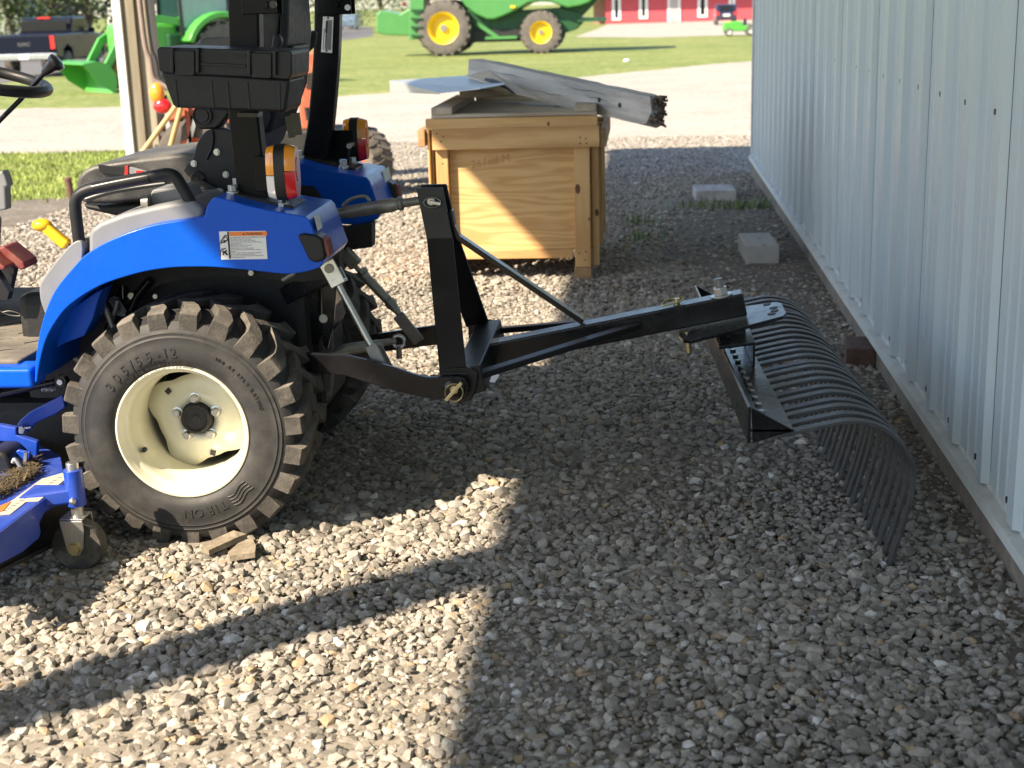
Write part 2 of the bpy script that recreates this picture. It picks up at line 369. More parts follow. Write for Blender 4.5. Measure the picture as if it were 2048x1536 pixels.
K['asphalt'] = ground_mat('asphalt', [(0.2,(0.10,0.10,0.105)),(0.6,(0.15,0.15,0.155)),(0.9,(0.19,0.19,0.19))], 0.4, 30.0, 0.3, 0.006)
K['dirt'] = ground_mat('bare dirt', [(0.2,(0.10,0.087,0.073)),(0.5,(0.16,0.142,0.12)),(0.8,(0.25,0.227,0.195))], 2.5, 40.0, 0.8, 0.012)
lawn = sheet('lawn', [(-420,-60),(420,-60),(420,760),(-420,760)], K['lawn'], -0.012, 'sunlit mown green lawn between the drives')
e = [(-60,24),(-12,24.2),(-10.3,24.5),(-8.8,24.1),(-6,26),(-4.7,27),(-1,33),(1.5,38),(3.2,41),(14,52)]
drive = sheet('gravel_drive', e[:1]+ragged(e[1:-1], .25, .5)+e[-1:]+[(14,9.0),(-60,9.0)], K['drive'], -0.006, 'pale gravel drive crossing behind the shed')
yard = sheet('gravel_yard', [(-9,-5),(0.94,-5),(0.94,12.0),(2.5,14.6),(-1.5,14.6),(-4.3,12.5),(-4.3,10.0),(-9,9.2)], K['yard'], 0.0, 'crushed limestone gravel yard under the tractor')
far_drive = sheet('far_gravel_drive', gpoly([(1150,74),(1300,75),(1500,69),(1700,66)])+[(60,140),(-3,131)], K['drive'], -0.004, 'pale gravel drive before the red building')
road = sheet('road', gpoly([(-400,230),(0,166),(230,137),(500,105),(690,80),(745,72),(745,54),(690,52),(500,72),(230,97),(0,121),(-400,150)]), K['asphalt'], -0.004, 'grey asphalt road the pickup stands on')
dirtp = sheet('dirt_patch', [(-9,9.05),(-4.1,9.25),(-3.9,10.2),(-4.4,10.9),(-9,9.9)], K['dirt'], 0.004, 'bare dirt strip beside the grass')
dirtw = sheet('dirt_strip', [(0.60,2.0),(0.93,2.0),(0.93,11.4),(0.30,10.4),(0.02,9.0),(0.12,7.6),(0.52,6.6),(0.66,4.4)], K['dirt'], 0.004, 'bare dirt strip along the foot of the metal wall')
strip = sheet('grass_strip', [(-60,9.9)]+ragged([(-9,9.95),(-4.5,10.75),(-4.15,11.6),(-4.4,15.0)], .15, .22)+ragged([(-4.4,15.0),(-9,15.2),(-12,15.3)], .15, .25)+[(-60,15.4)], K['lawn'], 0.006, 'sunlit rough grass strip beyond the steering wheel')

# ---- crushed stone: prototypes
def hull(seed, n=15):
    r = random.Random(seed); bm = bmesh.new()
    for _ in range(n):
        v = Vector((r.gauss(0,1), r.gauss(0,1), r.gauss(0,1))).normalized()*r.uniform(0.75, 1.0)
        bm.verts.new((v.x*0.5, v.y*0.5*r.uniform(0.8,1), v.z*0.5*0.85))
    res = bmesh.ops.convex_hull(bm, input=bm.verts)
    bmesh.ops.delete(bm, geom=[g for g in res['geom_interior'] if isinstance(g, bmesh.types.BMVert)], context='VERTS')
    me = bpy.data.meshes.new('stone'); bm.to_mesh(me); bm.free(); me.materials.append(K['stone'])
    return me
PROTO = [hull(100+i, 16+i%8) for i in range(14)]
# ---- near stones that show largest: each its own part of the yard
def in_view(x, y, m=0.0):
    c = RM.transposed() @ (Vector((x, y, 0))-CAM)
    if c.z <= 0: return False
    u, v = 1024+F_PX*c.x/c.z, 768+F_PX*c.y/c.z
    return -m <= u <= 2048+m and v <= 1536+m
big = []
while len(big) < 300:
    y = random.uniform(2.2, 3.05); x = random.uniform(-1.5, 0.72)
    if in_view(x, y, -4) and all((x-a)**2+(y-b)**2 > 0.0012 for a, b, _ in big): big.append((x, y, random.choice((0.024,0.027,0.03,0.033,0.037,0.044))))
for i, (x, y, s) in enumerate(big):
    o = bpy.data.objects.new('stone', PROTO[i % 14]); COL.objects.link(o); o.parent = yard
    k = random.uniform(0.7, 1.25); o.scale = (s*k, s, s*random.uniform(0.6, 0.85)); o.rotation_euler = (random.uniform(-.5,.5), random.uniform(-.5,.5), random.uniform(0, 6.28))
    o.location = (x, y, 0.006+s*0.1)
# ---- the rest of the gravel: points, stones set on them by geometry nodes
def rocks(name, x0, x1, y0, y1, sp, smin, smax, keep, lift=0.35):
    nx, ny = int((x1-x0)/sp), int((y1-y0)/sp)
    gx, gy = np.meshgrid(np.arange(nx), np.arange(ny))
    x = x0+(gx.ravel()+rng.uniform(-.5,1.5,nx*ny))*sp; y = y0+(gy.ravel()+rng.uniform(-.5,1.5,nx*ny))*sp
    k = keep(x, y); x, y = x[k], y[k]
    s = smin+(smax-smin)*rng.beta(1.5, 3.6, len(x))
    return x, y, s, lift
def keep_near(x, y):
    k = (x > -0.52*y-0.85) & (x < 0.925) & (y > 1.5)
    k &= ~(((x+1.40)**2+(y-3.25)**2 < .045**2) | ((np.abs(x+1.185) < .09) & (y > 3.40) & (y < 3.75)))
    d = np.where((x > 0.66) | ((y > 6.8) & (y < 10.2) & (x > 0.05+0.15*np.sin(y*2.3))), 0.55, 1.0)
    return k & (rng.random(len(x)) < d)
def keep_far(x, y):
    k = (x > -0.50*y-0.5) & (x < np.where(y > 11.8, 3.5, 0.925)) & ~((x < -4.2) & (y > 9.1))
    d = np.where((y < 10.2) & (x > 0.05+0.15*np.sin(y*2.3)), 0.30, 1.0)
    return k & (rng.random(len(x)) < d)
sets = [rocks('a', -4.5, 0.93, 1.5, 6.6, 0.0138, 0.007, 0.038, keep_near), rocks('b', -7, 3.5, 6.6, 15.5, 0.0235, 0.011, 0.036, keep_far)]
X = np.concatenate([s[0] for s in sets]); Yp = np.concatenate([s[1] for s in sets]); S = np.concatenate([s[2] for s in sets])
S = S*np.array([1.0+.38*noise.noise((float(a)*1.7, float(b)*1.7, .3)) for a, b in zip(X, Yp)])
zz = np.array([gz(v) for v in Yp])+np.array([.012*noise.noise((float(a)*1.1, float(b)*1.1, 5.0)) for a, b in zip(X, Yp)])*(Yp < 7)+S*rng.uniform(-0.02, 0.30, len(S))
npt = len(X)
me = bpy.data.meshes.new('gravel'); me.vertices.add(npt)
me.vertices.foreach_set('co', np.stack([X, Yp, zz], 1).ravel())
sc3 = np.stack([S*rng.uniform(.75,1.35,npt), S, S*rng.uniform(.42,.8,npt)], 1)
rot3 = np.stack([rng.normal(0,.28,npt), rng.normal(0,.28,npt), rng.uniform(0,6.28,npt)], 1)
a = me.attributes.new('scl', 'FLOAT_VECTOR', 'POINT'); a.data.foreach_set('vector', sc3.ravel())
a = me.attributes.new('rot', 'FLOAT_VECTOR', 'POINT'); a.data.foreach_set('vector', rot3.ravel())
a = me.attributes.new('pick', 'INT', 'POINT'); a.data.foreach_set('value', rng.integers(0, 12, npt).astype(np.int32))
me.materials.append(K['stone'])
gravel = bpy.data.objects.new('gravel', me); COL.objects.link(gravel); gravel.parent = yard
tag(gravel, 'loose crushed limestone covering the yard', None, None, 'stuff')
ng = bpy.data.node_groups.new('gravel stones', 'GeometryNodeTree')
ng.interface.new_socket('Geometry', in_out='INPUT', socket_type='NodeSocketGeometry'); ng.interface.new_socket('Geometry', in_out='OUTPUT', socket_type='NodeSocketGeometry')
gi = ng.nodes.new('NodeGroupInput'); go = ng.nodes.new('NodeGroupOutput'); GL = ng.links.new
join = ng.nodes.new('GeometryNodeJoinGeometry')
for i in range(12):
    ico = ng.nodes.new('GeometryNodeMeshIcoSphere'); ico.inputs['Radius'].default_value = 0.5; ico.inputs['Subdivisions'].default_value = 2 if i % 3 else 1
    rv = ng.nodes.new('FunctionNodeRandomValue'); rv.data_type = 'FLOAT_VECTOR'; rv.inputs['Seed'].default_value = i*13+3
    rv.inputs[0].default_value = (-.24,-.24,-.24); rv.inputs[1].default_value = (.24,.24,.24)
    sp_ = ng.nodes.new('GeometryNodeSetPosition'); GL(ico.outputs[0], sp_.inputs['Geometry']); GL(rv.outputs[0], sp_.inputs['Offset'])
    ch = ng.nodes.new('GeometryNodeConvexHull'); GL(sp_.outputs[0], ch.inputs[0])
    sm = ng.nodes.new('GeometryNodeSetMaterial'); sm.inputs['Material'].default_value = K['stone']; GL(ch.outputs[0], sm.inputs['Geometry'])
    g2i = ng.nodes.new('GeometryNodeGeometryToInstance'); GL(sm.outputs[0], g2i.inputs[0]); GL(g2i.outputs[0], join.inputs[0])
iop = ng.nodes.new('GeometryNodeInstanceOnPoints'); iop.inputs['Pick Instance'].default_value = True
def attr(nm, dt):
    n = ng.nodes.new('GeometryNodeInputNamedAttribute'); n.data_type = dt; n.inputs['Name'].default_value = nm; return n.outputs[0]
GL(gi.outputs[0], iop.inputs['Points']); GL(join.outputs[0], iop.inputs['Instance']); GL(attr('pick', 'INT'), iop.inputs['Instance Index'])
e2r = ng.nodes.new('FunctionNodeEulerToRotation'); GL(attr('rot', 'FLOAT_VECTOR'), e2r.inputs[0])
GL(e2r.outputs[0], iop.inputs['Rotation']); GL(attr('scl', 'FLOAT_VECTOR'), iop.inputs['Scale']); GL(iop.outputs[0], go.inputs[0])
gm = gravel.modifiers.new('stones', 'NODES'); gm.node_group = ng

# ---- grass blades where single blades still read
def blades(name, pts, hmin, hmax, m, label, parent=None):
    b = MB()
    for x, y, z in pts:
        h = random.uniform(hmin, hmax); a = random.uniform(0, 6.28); w = random.uniform(0.003, 0.007); l = h*random.uniform(0.1, 0.7)
        dx, dy = math.cos(a), math.sin(a)
        b.add([(x-dy*w, y+dx*w, z), (x+dy*w, y-dx*w, z), (x+dx*l*.4+dy*w*.7, y+dy*l*.4-dx*w*.7, z+h*.6), (x+dx*l*.4-dy*w*.7, y+dy*l*.4+dx*w*.7, z+h*.6), (x+dx*l, y+dy*l, z+h)], [(0,1,2,3),(3,2,4)])
    o = b.build(name, m, fix=False); return tag(o, label, None, None, 'stuff')
K['blade'] = mat('grass blade', (0.24,0.30,0.06), 0.6, var=0.5, vs=2.0)
K['weed'] = mat('weed leaf', (0.13,0.21,0.06), 0.6, var=0.4, vs=12.0)
pts = []
while len(pts) < 26000:
    y = random.uniform(9.9, 15.0); x = random.uniform(-8.2, -4.2)
    lim = 9.95+0.8*max(0, (x+9)/4.5)
    if y > lim+random.gauss(0, .12): pts.append((x, y, gz(y)))
tag(blades('grass', pts, 0.015, 0.05, K['blade'], 'rough green grass blades beyond the steering wheel'), cat='grass')
pts = [(0.62+random.gauss(0,.16), 9.55+random.gauss(0,.07), gz(9.6)) for _ in range(150)]
tag(blades('weed', pts, 0.03, 0.09, K['weed'], 'green weeds in front of the flat timber block by the wall'), cat='weeds')
pts = [(-0.02+random.gauss(0,.05), 8.9+random.gauss(0,.05), gz(9)) for _ in range(40)]+[(0.0+random.gauss(0,.08), 8.2+random.gauss(0,.06), gz(8)) for _ in range(35)]
tag(blades('weed', pts, 0.02, 0.08, K['weed'], 'small green weeds in the gravel right of the crate'), cat='weeds')

# ================================================================== metal pole shed: wall, roof, posts
K['wall'] = mat('white painted steel sheet', (0.50,0.575,0.615), 0.40, var=0.03, vs=1.2, coat=0.0, dust=0.08, ds=2.0, dcol=(0.45,0.46,0.45), bump=0.05, bs=1.6)
K['trim'] = mat('white trim flashing', (0.62,0.66,0.66), 0.4, var=0.04, vs=4, dust=0.35, ds=6, updust=0.45, dcol=(0.36,0.33,0.29))
K['skirt'] = mat('dirty skirt board', (0.22,0.19,0.16), 0.9, var=0.3, vs=8, bump=0.5, bs=30)
K['postw'] = wood('treated post wood', (0.19,0.165,0.115), (0.33,0.30,0.22), axis=2, scale=10, dist=2.5, ring=4)
K['roof'] = mat('galvanised roof sheet', (0.42,0.43,0.44), 0.45, metal=0.3, var=0.1, vs=2)
K['conduit'] = mat('grey brown conduit', (0.24,0.19,0.165), 0.6, var=0.1)
K['screw'] = mat('screw head', (0.05,0.05,0.055), 0.5, metal=0.4)
WX, RIB, Y_S = 0.875, 0.336, 3.655
shed = thing('metal_shed', (0.9, 4.0, 0), 'white ribbed steel pole shed with roof over the tractor, wall on the right', 'shed')
SHED_END = 11.56; EAVE_X, EAVE_Z, ROOF_END = -3.98, 3.985, 10.92
_s = MB(); _s.tube([(-.0005,0,0),(-.0035,0,0)], .0125, 10); _s.hexb((-.0035,0,0), (-1,0,0), .0085, .011)
SCREW = bpy.data.meshes.new('screw'); SCREW.from_pydata(_s.v, [], _s.f); SCREW.materials.append(K['screw'])
def wall_panel(y0):
    b = MB(); prof = []
    for r in range(3):
        c = y0+r*RIB
        prof += [(c-.044, 0), (c-.028, -.019), (c+.028, -.019), (c+.044, 0)]
        for q in (0.125, 0.211): prof += [(c+q-.018, 0), (c+q-.010, -.0042), (c+q+.010, -.0042), (c+q+.018, 0)]
    prof.append((y0+3*RIB-.052, 0))
    prof = [(y, WX+dx) for y, dx in prof if y < SHED_END]
    zs = (0.125, 0.6, 1.1, 2.2, 4.15); n = len(prof); vs = []
    for z in zs: vs += [(x+0.0012*math.sin(y*9+z*5), y, z) for y, x in prof]
    fs = [(j*n+i, j*n+i+1, (j+1)*n+i+1, (j+1)*n+i) for j in range(len(zs)-1) for i in range(n-1)]
    o = b.add(vs, fs).build('wall_panel', K['wall'], shed, fix=False)
    so = o.modifiers.new('sheet', 'SOLIDIFY'); so.thickness = 0.0012; so.offset = 0
    for r in range(3):
        c = y0+r*RIB
        if c+.08 > SHED_END: continue
        for z in (1.054, 0.165, 2.2):
            q = bpy.data.objects.new('screw', SCREW); COL.objects.link(q); q.parent = o; q.location = Vector((WX, c+.066, z))-OFF[o]
yy = Y_S-.066-3*RIB*7
while yy < SHED_END-.1:
    wall_panel(yy); yy += 3*RIB
t = MB(); y0, y1 = Y_S-3*RIB*7-.1, SHED_END+.02
t.add([(WX+.01,y0,.150),(WX-.003,y0,.118),(WX-.032,y0,.112),(WX-.035,y0,.088),(WX-.022,y0,.086)]+[(WX+.01,y1,.150),(WX-.003,y1,.118),(WX-.032,y1,.112),(WX-.035,y1,.088),(WX-.022,y1,.086)], [(i,i+1,i+6,i+5) for i in range(4)])
o = t.build('base_trim', K['trim'], shed, fix=False); so = o.modifiers.new('sheet', 'SOLIDIFY'); so.thickness = 0.002
MB().mm(WX-.018, WX+.06, y0, y1, -.2, .10).build('skirt_board', K['skirt'], shed)
MB().mm(WX-.022, WX+.06, SHED_END+.003, SHED_END+.045, .06, 4.15).build('corner_trim', K['trim'], shed, bevel=.004)
MB().mm(WX+.02, WX+.10, y0+.01, y1-.03, .2, 4.1).build('wall_frame', K['skirt'], shed)
r = MB(); ys = [-7.0+i*0.3 for i in range(int((ROOF_END+7.0)/0.3))]+[ROOF_END]
for i in range(len(ys)-1):
    a, c = ys[i], ys[i+1]
    r.add([(EAVE_X,a,EAVE_Z),(EAVE_X,c,EAVE_Z),(1.3,c,EAVE_Z+.1),(1.3,a,EAVE_Z+.1),(EAVE_X,a,EAVE_Z+.03),(EAVE_X,c,EAVE_Z+.03),(1.3,c,EAVE_Z+.13),(1.3,a,EAVE_Z+.13)], [(0,1,2,3),(7,6,5,4),(0,4,5,1),(3,2,6,7)]+([(0,3,7,4)] if i == 0 else [])+([(1,5,6,2)] if i == len(ys)-2 else []))
r.build('roof', K['roof'], shed)
MB().mm(EAVE_X+.42, EAVE_X+.48, -6.9, ROOF_END-.05, EAVE_Z-.28, EAVE_Z-.004).build('eave_beam', K['postw'], shed)
def post(x, y, w=0.19, clad=True):
    z0 = gz(y)-.05
    p = MB().mm(x-w/2, x+w/2, y-w/2, y+w/2, z0, EAVE_Z-.03).build('post', K['postw'], shed, bevel=.006)
    if not clad: return p
    MB().mm(x-w/2-.07, x-w/2-.004, y-w/2-.03, y+w/2+.02, z0+.02, EAVE_Z-.3).build('post_trim', K['trim'], p, bevel=.003)
    MB().mm(x-w/2+.035, x-w/2+.10, y-w/2-.035, y-w/2-.003, z0+.02, EAVE_Z-.3).build('side_board', K['postw'], p, bevel=.004)
    return p
PB = at(300, 200, Y=10.8)
fp = post(PB.x-.02, 10.8)
cpath = [(PB.x+.03, 10.66, 2.2), (PB.x+.045, 10.66, 1.2), at(300, 120, Y=10.66), at(308, 158, Y=10.66), at(330, 172, Y=10.66), at(345, 180, Y=10.66)]
MB().tube(spline(cpath, 5), .022, 8).build('conduit', K['conduit'], fp, smooth=60)
MB().tube(spline([p+Vector((.05,-.01,.01)) if isinstance(p, Vector) else Vector(p)+Vector((.05,-.01,0)) for p in cpath], 5), .012, 8).build('cable', K['ink'], fp, smooth=60)
post(-3.53, 0.565, 0.15, False)
# ================================================================== blue tractor
TR = thing('compact_tractor', (-1.185, 4.01, 0), 'bright blue compact tractor with cream rims, black seat and roll bar', 'tractor')
AX, AZ, RT = -1.185, 0.302, 0.325
def rear_wheel(yo, sg):
    """yo: plane of the outer sidewall, sg: direction towards the tractor"""
    Yt = lambda t: yo+sg*t
    # rim
    b = MB()
    prof = [(.164,.030),(.172,.026),(.1755,.018),(.1745,.012),(.170,.011),(.166,.016),(.1635,.028),(.160,.036),(.152,.042),(.150,.050),(.149,.075),(.142,.088),(.138,.11),(.138,.20),(.150,.24),(.164,.27),(.170,.27),(.150,.29),(.140,.22),(.1345,.115),(.1385,.085),(.1455,.072)]
    prof = [(.176,.030),(.1775,.018),(.1755,.011),(.171,.010),(.1665,.016),(.164,.030),(.158,.037),(.1535,.043),(.152,.060),(.1505,.080),(.145,.092),(.1425,.115),(.1425,.27),(.150,.285),(.165,.285),(.165,.28),(.154,.27),(.148,.25),(.148,.11),(.160,.06),(.168,.034)]
    b.lathe([(r, sg*t) for r, t in prof], (AX, yo, AZ), (0,1,0), 72, close=True)
    rim = b.build('rear_wheel', K['cream'], TR, smooth=50)
    # dished disc with scalloped edge
    d = MB(); n = 72; vs = []; rings = []
    for (rf, t) in ((0.045,.148),(.066,.146),(.074,.151),(.098,.158),(1.0,.166)):
        ring = []
        for k in range(n):
            a = 2*math.pi*k/n+.35
            ro = .130+.0128*max(-1, min(1, 1.6*math.cos(4*(a-R_(65)))))
            r_ = ro if rf == 1.0 else rf
            ring.append(len(vs)); vs.append((AX+r_*math.cos(a), Yt(t), AZ+r_*math.sin(a)))
        rings.append(ring)
    fs = []
    for i in range(len(rings)-1):
        for k in range(n):
            fs.append((rings[i][k], rings[i][(k+1)%n], rings[i+1][(k+1)%n], rings[i+1][k]))
    o = d.add(vs, fs).build('wheel_disc', K['cream'], rim, smooth=40)
    so = o.modifiers.new('plate', 'SOLIDIFY'); so.thickness = .006
    h = MB(); h.lathe([(.0, .128*sg), (.012,.128*sg), (.014,.131*sg), (.030,.132*sg), (.033,.127*sg), (.040,.130*sg), (.042,.145*sg), (.042,.165*sg), (0,.165*sg)], (AX, yo, AZ), (0,1,0), 36)
    h.build('hub_cap', K['cast'], rim, smooth=40)
    MB().cyl((AX, Yt(.155), AZ), (AX, Yt(.42), AZ), .075, 24).build('axle', K['cast'], rim, smooth=40)
    for k in range(5):
        a = R_(92+72*k); p = Vector((AX+.0555*math.cos(a), Yt(.147), AZ+.0555*math.sin(a)))
        q = MB(); q.lathe([(0,-.016*sg),(.009,-.016*sg),(.0115,-.012*sg),(.0115,-.003*sg),(.0155,-.002*sg),(.0155,.002*sg)], p, (0,1,0), 12)
        q.build('lug_bolt', K['zinc'], rim, smooth=30)
    for a, r_ in ((137, .105), (287, .105)):
        a = R_(a); p = (AX+r_*math.cos(a), Yt(.157), AZ+r_*math.sin(a))
        MB().box(p, (.014,.006,.014), Matrix.Rotation(a, 3, 'Y')).build('square_hole', K['ink'], rim)
    a = R_(208); p = Vector((AX+.1475*math.cos(a), Yt(.09), AZ+.1475*math.sin(a))); MB().tube([p, p+Vector((.004,-sg*.02,.004)), p+Vector((.006,-sg*.032,.006))], [.006,.007,.005], 10).build('valve', K['ink'], rim, smooth=40)
    # tyre: carcass and lugs
    c = MB()
    W = .30
    half = [(.166,.030),(.176,.016),(.186,.006),(.200,.001),(.218,0),(.236,.001),(.250,.0035),(.2535,.0025),(.256,.006),(.262,.006),(.2645,.0045),(.2665,.008),(.279,.012),(.292,.022),(.3005,.045),(.304,.09),(.305,.15)]
    prof = half+[(r, W-t) for r, t in half[::-1][1:]]
    c.lathe([(r, sg*t) for r, t in prof], (AX, yo, AZ), (0,1,0), 96)
    c.mi = 1
    N = 23; pitch = 2*math.pi/N
    secs = [(.010,0,.084,.262,.3155),(.020,0,.084,.270,.3205),(.048,.005,.080,.290,.3235),(.085,.045,.066,.296,.3245),(.125,.125,.057,.298,.325),(.160,.20,.050,.298,.325),(.172,.215,.046,.298,.322)]
    for side in (0, 1):
        for k in range(N):
            a0 = k*pitch+side*pitch/2+.06; vs = []
            for (t, ao, hw, rb, rt) in secs:
                tt = t if side == 0 else W-t
                for da, rr_ in ((-hw*1.18, rb), (-hw*.86, rt), (hw*.86, rt), (hw*1.18, rb)):
                    a = a0+ao+da; vs.append((AX+rr_*math.cos(a), Yt(tt), AZ+rr_*math.sin(a)))
            m_ = len(secs)
            fs = [(0,1,2,3), tuple(4*(m_-1)+q for q in (3,2,1,0))]
            for i in range(m_-1):
                for q in range(3): fs.append((4*i+q, 4*i+4+q, 4*i+5+q, 4*i+1+q))
            c.add(vs, fs)
    ty = c.build('tyre', None, rim, smooth=28, mats=[K['tyre'], K['tread']], bevel=.0035)
    # raised lettering
    def arc_text(body, r_, a_start, size, ext=.0012):
        b = MB(); a = R_(a_start)
        for ch in body:
            w = {' ':.45,'/':.42,'-':.45,'1':.55,'I':.35,'.':.3}.get(ch, .84)*size
            if ch != ' ':
                am = a-(w/2)/r_
                def place(x, y, z, am=am, w=w):
                    x = x-w*.42; rad = r_+y; ang = am-x/r_
                    return (AX+rad*math.cos(ang), Yt(-.0006-z) if .2 < rad < .24 else Yt(.0012-z), AZ+rad*math.sin(ang))
                vs, fs = text_mesh(ch, size, place, ext); b.add(vs, fs)
            a -= w/r_
        b.build('raised_lettering', K['tyrelet'], rim)
    if sg > 0:
        arc_text('305/55-12', .203, 147, .034)
        arc_text('TIRON', .206, -60, .032)
        arc_text('100 A4 4PLY RATING', .222, 62, .0135)
        arc_text('TUBELESS AGRICULTURAL', .1935, 138, .0085)
        arc_text('NOT FOR HIGHWAY SERVICE', .1825, 133, .010)
        b = MB()
        for q in range(4):
            pts = [(AX+(.203+.009*q+.004*math.sin(i*.9))*math.cos(R_(-57+i*2.6)), yo-.0008, AZ+(.203+.009*q+.004*math.sin(i*.9))*math.sin(R_(-57+i*2.6))) for i in range(8)]
            b.tube(pts, .0013, 5)
        b.build('raised_emblem', K['tyrelet'], rim)
K['tyrelet'] = mat('raised tyre lettering', (0.026,0.025,0.025), 0.5, var=0.1, dust=0.2, ds=20, dcol=(0.1,0.09,0.08))
rear_wheel(3.42, 1); rear_wheel(4.60, -1)

# ---- fenders
F_OUT = [(69,765),(73,701),(87,635),(110,581),(150,531),(176,506),(225,478),(298,452),(375,439),(408,434),(414,412),(422,399),(431,394),(446,397),(492,410),(545,422),(591,430),(611,433),(619,441),(628,465),(640,500),(648,522),(640,535),(614,543),(574,548),(511,542),(436,535),(380,534),(328,537),(270,548),(199,572),(141,609),(112,643),(92,680),(80,725),(74,765)]
def fender(yo, yi):
    pts = pxy(F_OUT, 3.455); pts = spline(pts[:10], 4)[:-1]+pts[9:22]+spline(pts[22:], 4); b = MB(); base = [Vector((p.x, yo, p.z)) for p in pts]
    b.prism(base, (0, yi-yo, 0))
    return b.build('fender', K['blue'], TR, smooth=32, bevel=.014, seg=3)
fn = fender(3.455, 3.76); ff = fender(4.565, 4.26)
MB().prism(pxy([(600,372),(626,372),(636,383),(660,425),(676,452),(600,462)], 4.254), (0,.004,0)).build('dark_opening_panel', K['cast'], ff)  # black panel standing in for the far fender's dark open inside
# wheel-house liner behind the arch
arch = [p for p in F_OUT[21:]]
def liner(yo, yi, name='wheel_house'):
    pts = pxy([(640,533),(574,545),(511,539),(436,532),(328,534),(270,545),(199,569),(141,606),(112,640),(92,678),(80,725),(72,765),(95,775),(120,740),(150,690),(200,640),(260,605),(330,590),(430,588),(560,600),(640,590)], 3.5)
    MB().prism([Vector((p.x, yo, p.z)) for p in pts], (0, yi-yo, 0)).build(name, K['cast'], TR)
liner(3.74, 3.80); liner(4.28, 4.22)
MB().prism(pxy([(84,716),(96,672),(125,630),(190,585),(205,578),(196,600),(185,640),(168,672),(120,690),(92,720)], 3.56), (0,.08,0)).build('inner_fender', K['blue'], fn, bevel=.003)
MB().prism(pxy([(201,571),(178,650),(173,652),(196,572)], 3.60), (0,.03,0)).build('brace', K['blue'], fn)
# pale grey inner panels
def grey_side(mir):
    m = (lambda v: Vector((v.x, 8.02-v.y, v.z))) if mir else (lambda v: v)
    s = -1 if mir else 1
    g1 = [m(p) for p in spline(pxy([(100,640),(84,612),(79,590),(80,568),(94,546),(117,516),(145,486),(165,486),(160,540),(130,600)], 3.50), 3, True)]
    g2 = [m(p) for p in pxy([(176,520),(176,470),(180,459),(199,445),(246,427),(305,413),(345,405),(385,400),(410,420),(405,445),(298,470),(225,500)], 3.50)]
    a = MB().prism(g1, (0,s*.22,0)).build('side_panel', K['grey'], TR, smooth=35, bevel=.012, seg=3)
    MB().prism(g2, (0,s*.24,0)).build('console_panel', K['grey'], TR, smooth=35, bevel=.014, seg=3)
    c = [m(p) for p in pxy([(301,417),(301,385),(306,379),(360,373),(372,378),(390,410),(390,420)], 3.57)]
    MB().prism(c, (0,s*.11,0)).build('cup_holder', K['grey'], TR, smooth=35, bevel=.008)
grey_side(False); grey_side(True)
ch = at(333, 378, Y=3.625); MB().cyl(ch+Vector((0,0,-.004)), ch+Vector((0,0,.004)), .036, 24).build('cup_recess', K['ink'], TR)
kb = at(292, 404, Y=3.55); MB().cyl(kb+Vector((-.008,0,0)), kb+Vector((.010,0,0)), .019, 20).build('knob', K['steel'], TR, smooth=40)
# grab rails
def rail(mir):
    m = (lambda v: Vector((v.x, 8.02-v.y, v.z))) if mir else (lambda v: v)
    p = [m(v) for v in pxy([(163,528),(158,480),(151,420),(153,398),(166,384),(200,373),(260,361),(310,352),(335,348),(350,353),(362,370),(378,398),(396,430)], 3.52)]
    MB().tube(spline(p, 4), .0155, 12).build('grab_rail', K['bplast'], TR, smooth=50)
    if not mir:
        q = pxy([(188,377),(240,366),(300,355)], 3.518); MB().tube(spline(q,3), .0158, 12).build('rail_sleeve', K['bsatin'], TR, smooth=50)
rail(False); rail(True)
# fender top brackets, bolts
for mir in (0, 1):
    fy = lambda y: 8.02-y if mir else y
    b = MB(); z = .888
    pl = [at(455,392,Y=3.53), at(585,421,Y=3.53)]
    b.bar(Vector((pl[0].x, fy(3.60), pl[0].z+.004)), Vector((pl[1].x, fy(3.60), pl[1].z+.004)), .13, .012)
    b.build('mount_plate', K['black'], TR, bevel=.002)
    for (px_, py_, yy_) in ((466,393,3.55),(476,389,3.66),(565,414,3.55),(580,410,3.66)):
        p = at(px_, py_, Y=yy_); tt_ = (p.x-pl[0].x)/(pl[1].x-pl[0].x); p = Vector((p.x, fy(p.y), pl[0].z+(pl[1].z-pl[0].z)*tt_+.013)); k = MB()
        k.tube([p+Vector((0,0,-.012)), p+Vector((0,0,-.002))], .0165, 16); k.hexb(p+Vector((0,0,-.002)), (0,0,1), .012, .016)
        k.build('bolt', K['zinc'], TR, bevel=.0012)
# warning decal on the near fender
DY = 3.4538
def decal_rect(a, b, name, m, parent, y=DY, th=.0004):
    p, q = at(a[0], a[1], Y=y), at(b[0], b[1], Y=y)
    return MB().mm(min(p.x,q.x), max(p.x,q.x), y, y+th, min(p.z,q.z), max(p.z,q.z)).build(name, m, parent)
dec = decal_rect((438,463), (535,518), 'warning_decal', K['white'], fn)
decal_rect((458.5,464), (534.5,471), 'orange_band', K['orangelab'], dec, DY-.0006)
decal_rect((457.5,463.5), (458.3,517.5), 'divider', K['ink'], dec, DY-.0006)
def flat_text(body, px0, py0, size, parent, y=DY-.0007, m=None, space=1.0):
    o0 = at(px0, py0, Y=y); b = MB()
    vs, fs = text_mesh(body, size, lambda x, yy, z: (o0.x+x, y, o0.z+yy), 0.0, space)
    return b.add(vs, fs).build('decal_lettering', m or K['ink'], parent, fix=False)
flat_text('WARNING', 492, 470, .0085, dec, y=DY-.0013)
tri = [at(485,470,Y=DY-.0013), at(489,470,Y=DY-.0013), at(487,465.5,Y=DY-.0013)]; MB().prism(tri, (0,.0003,0)).build('warning_triangle', K['ink'], dec)
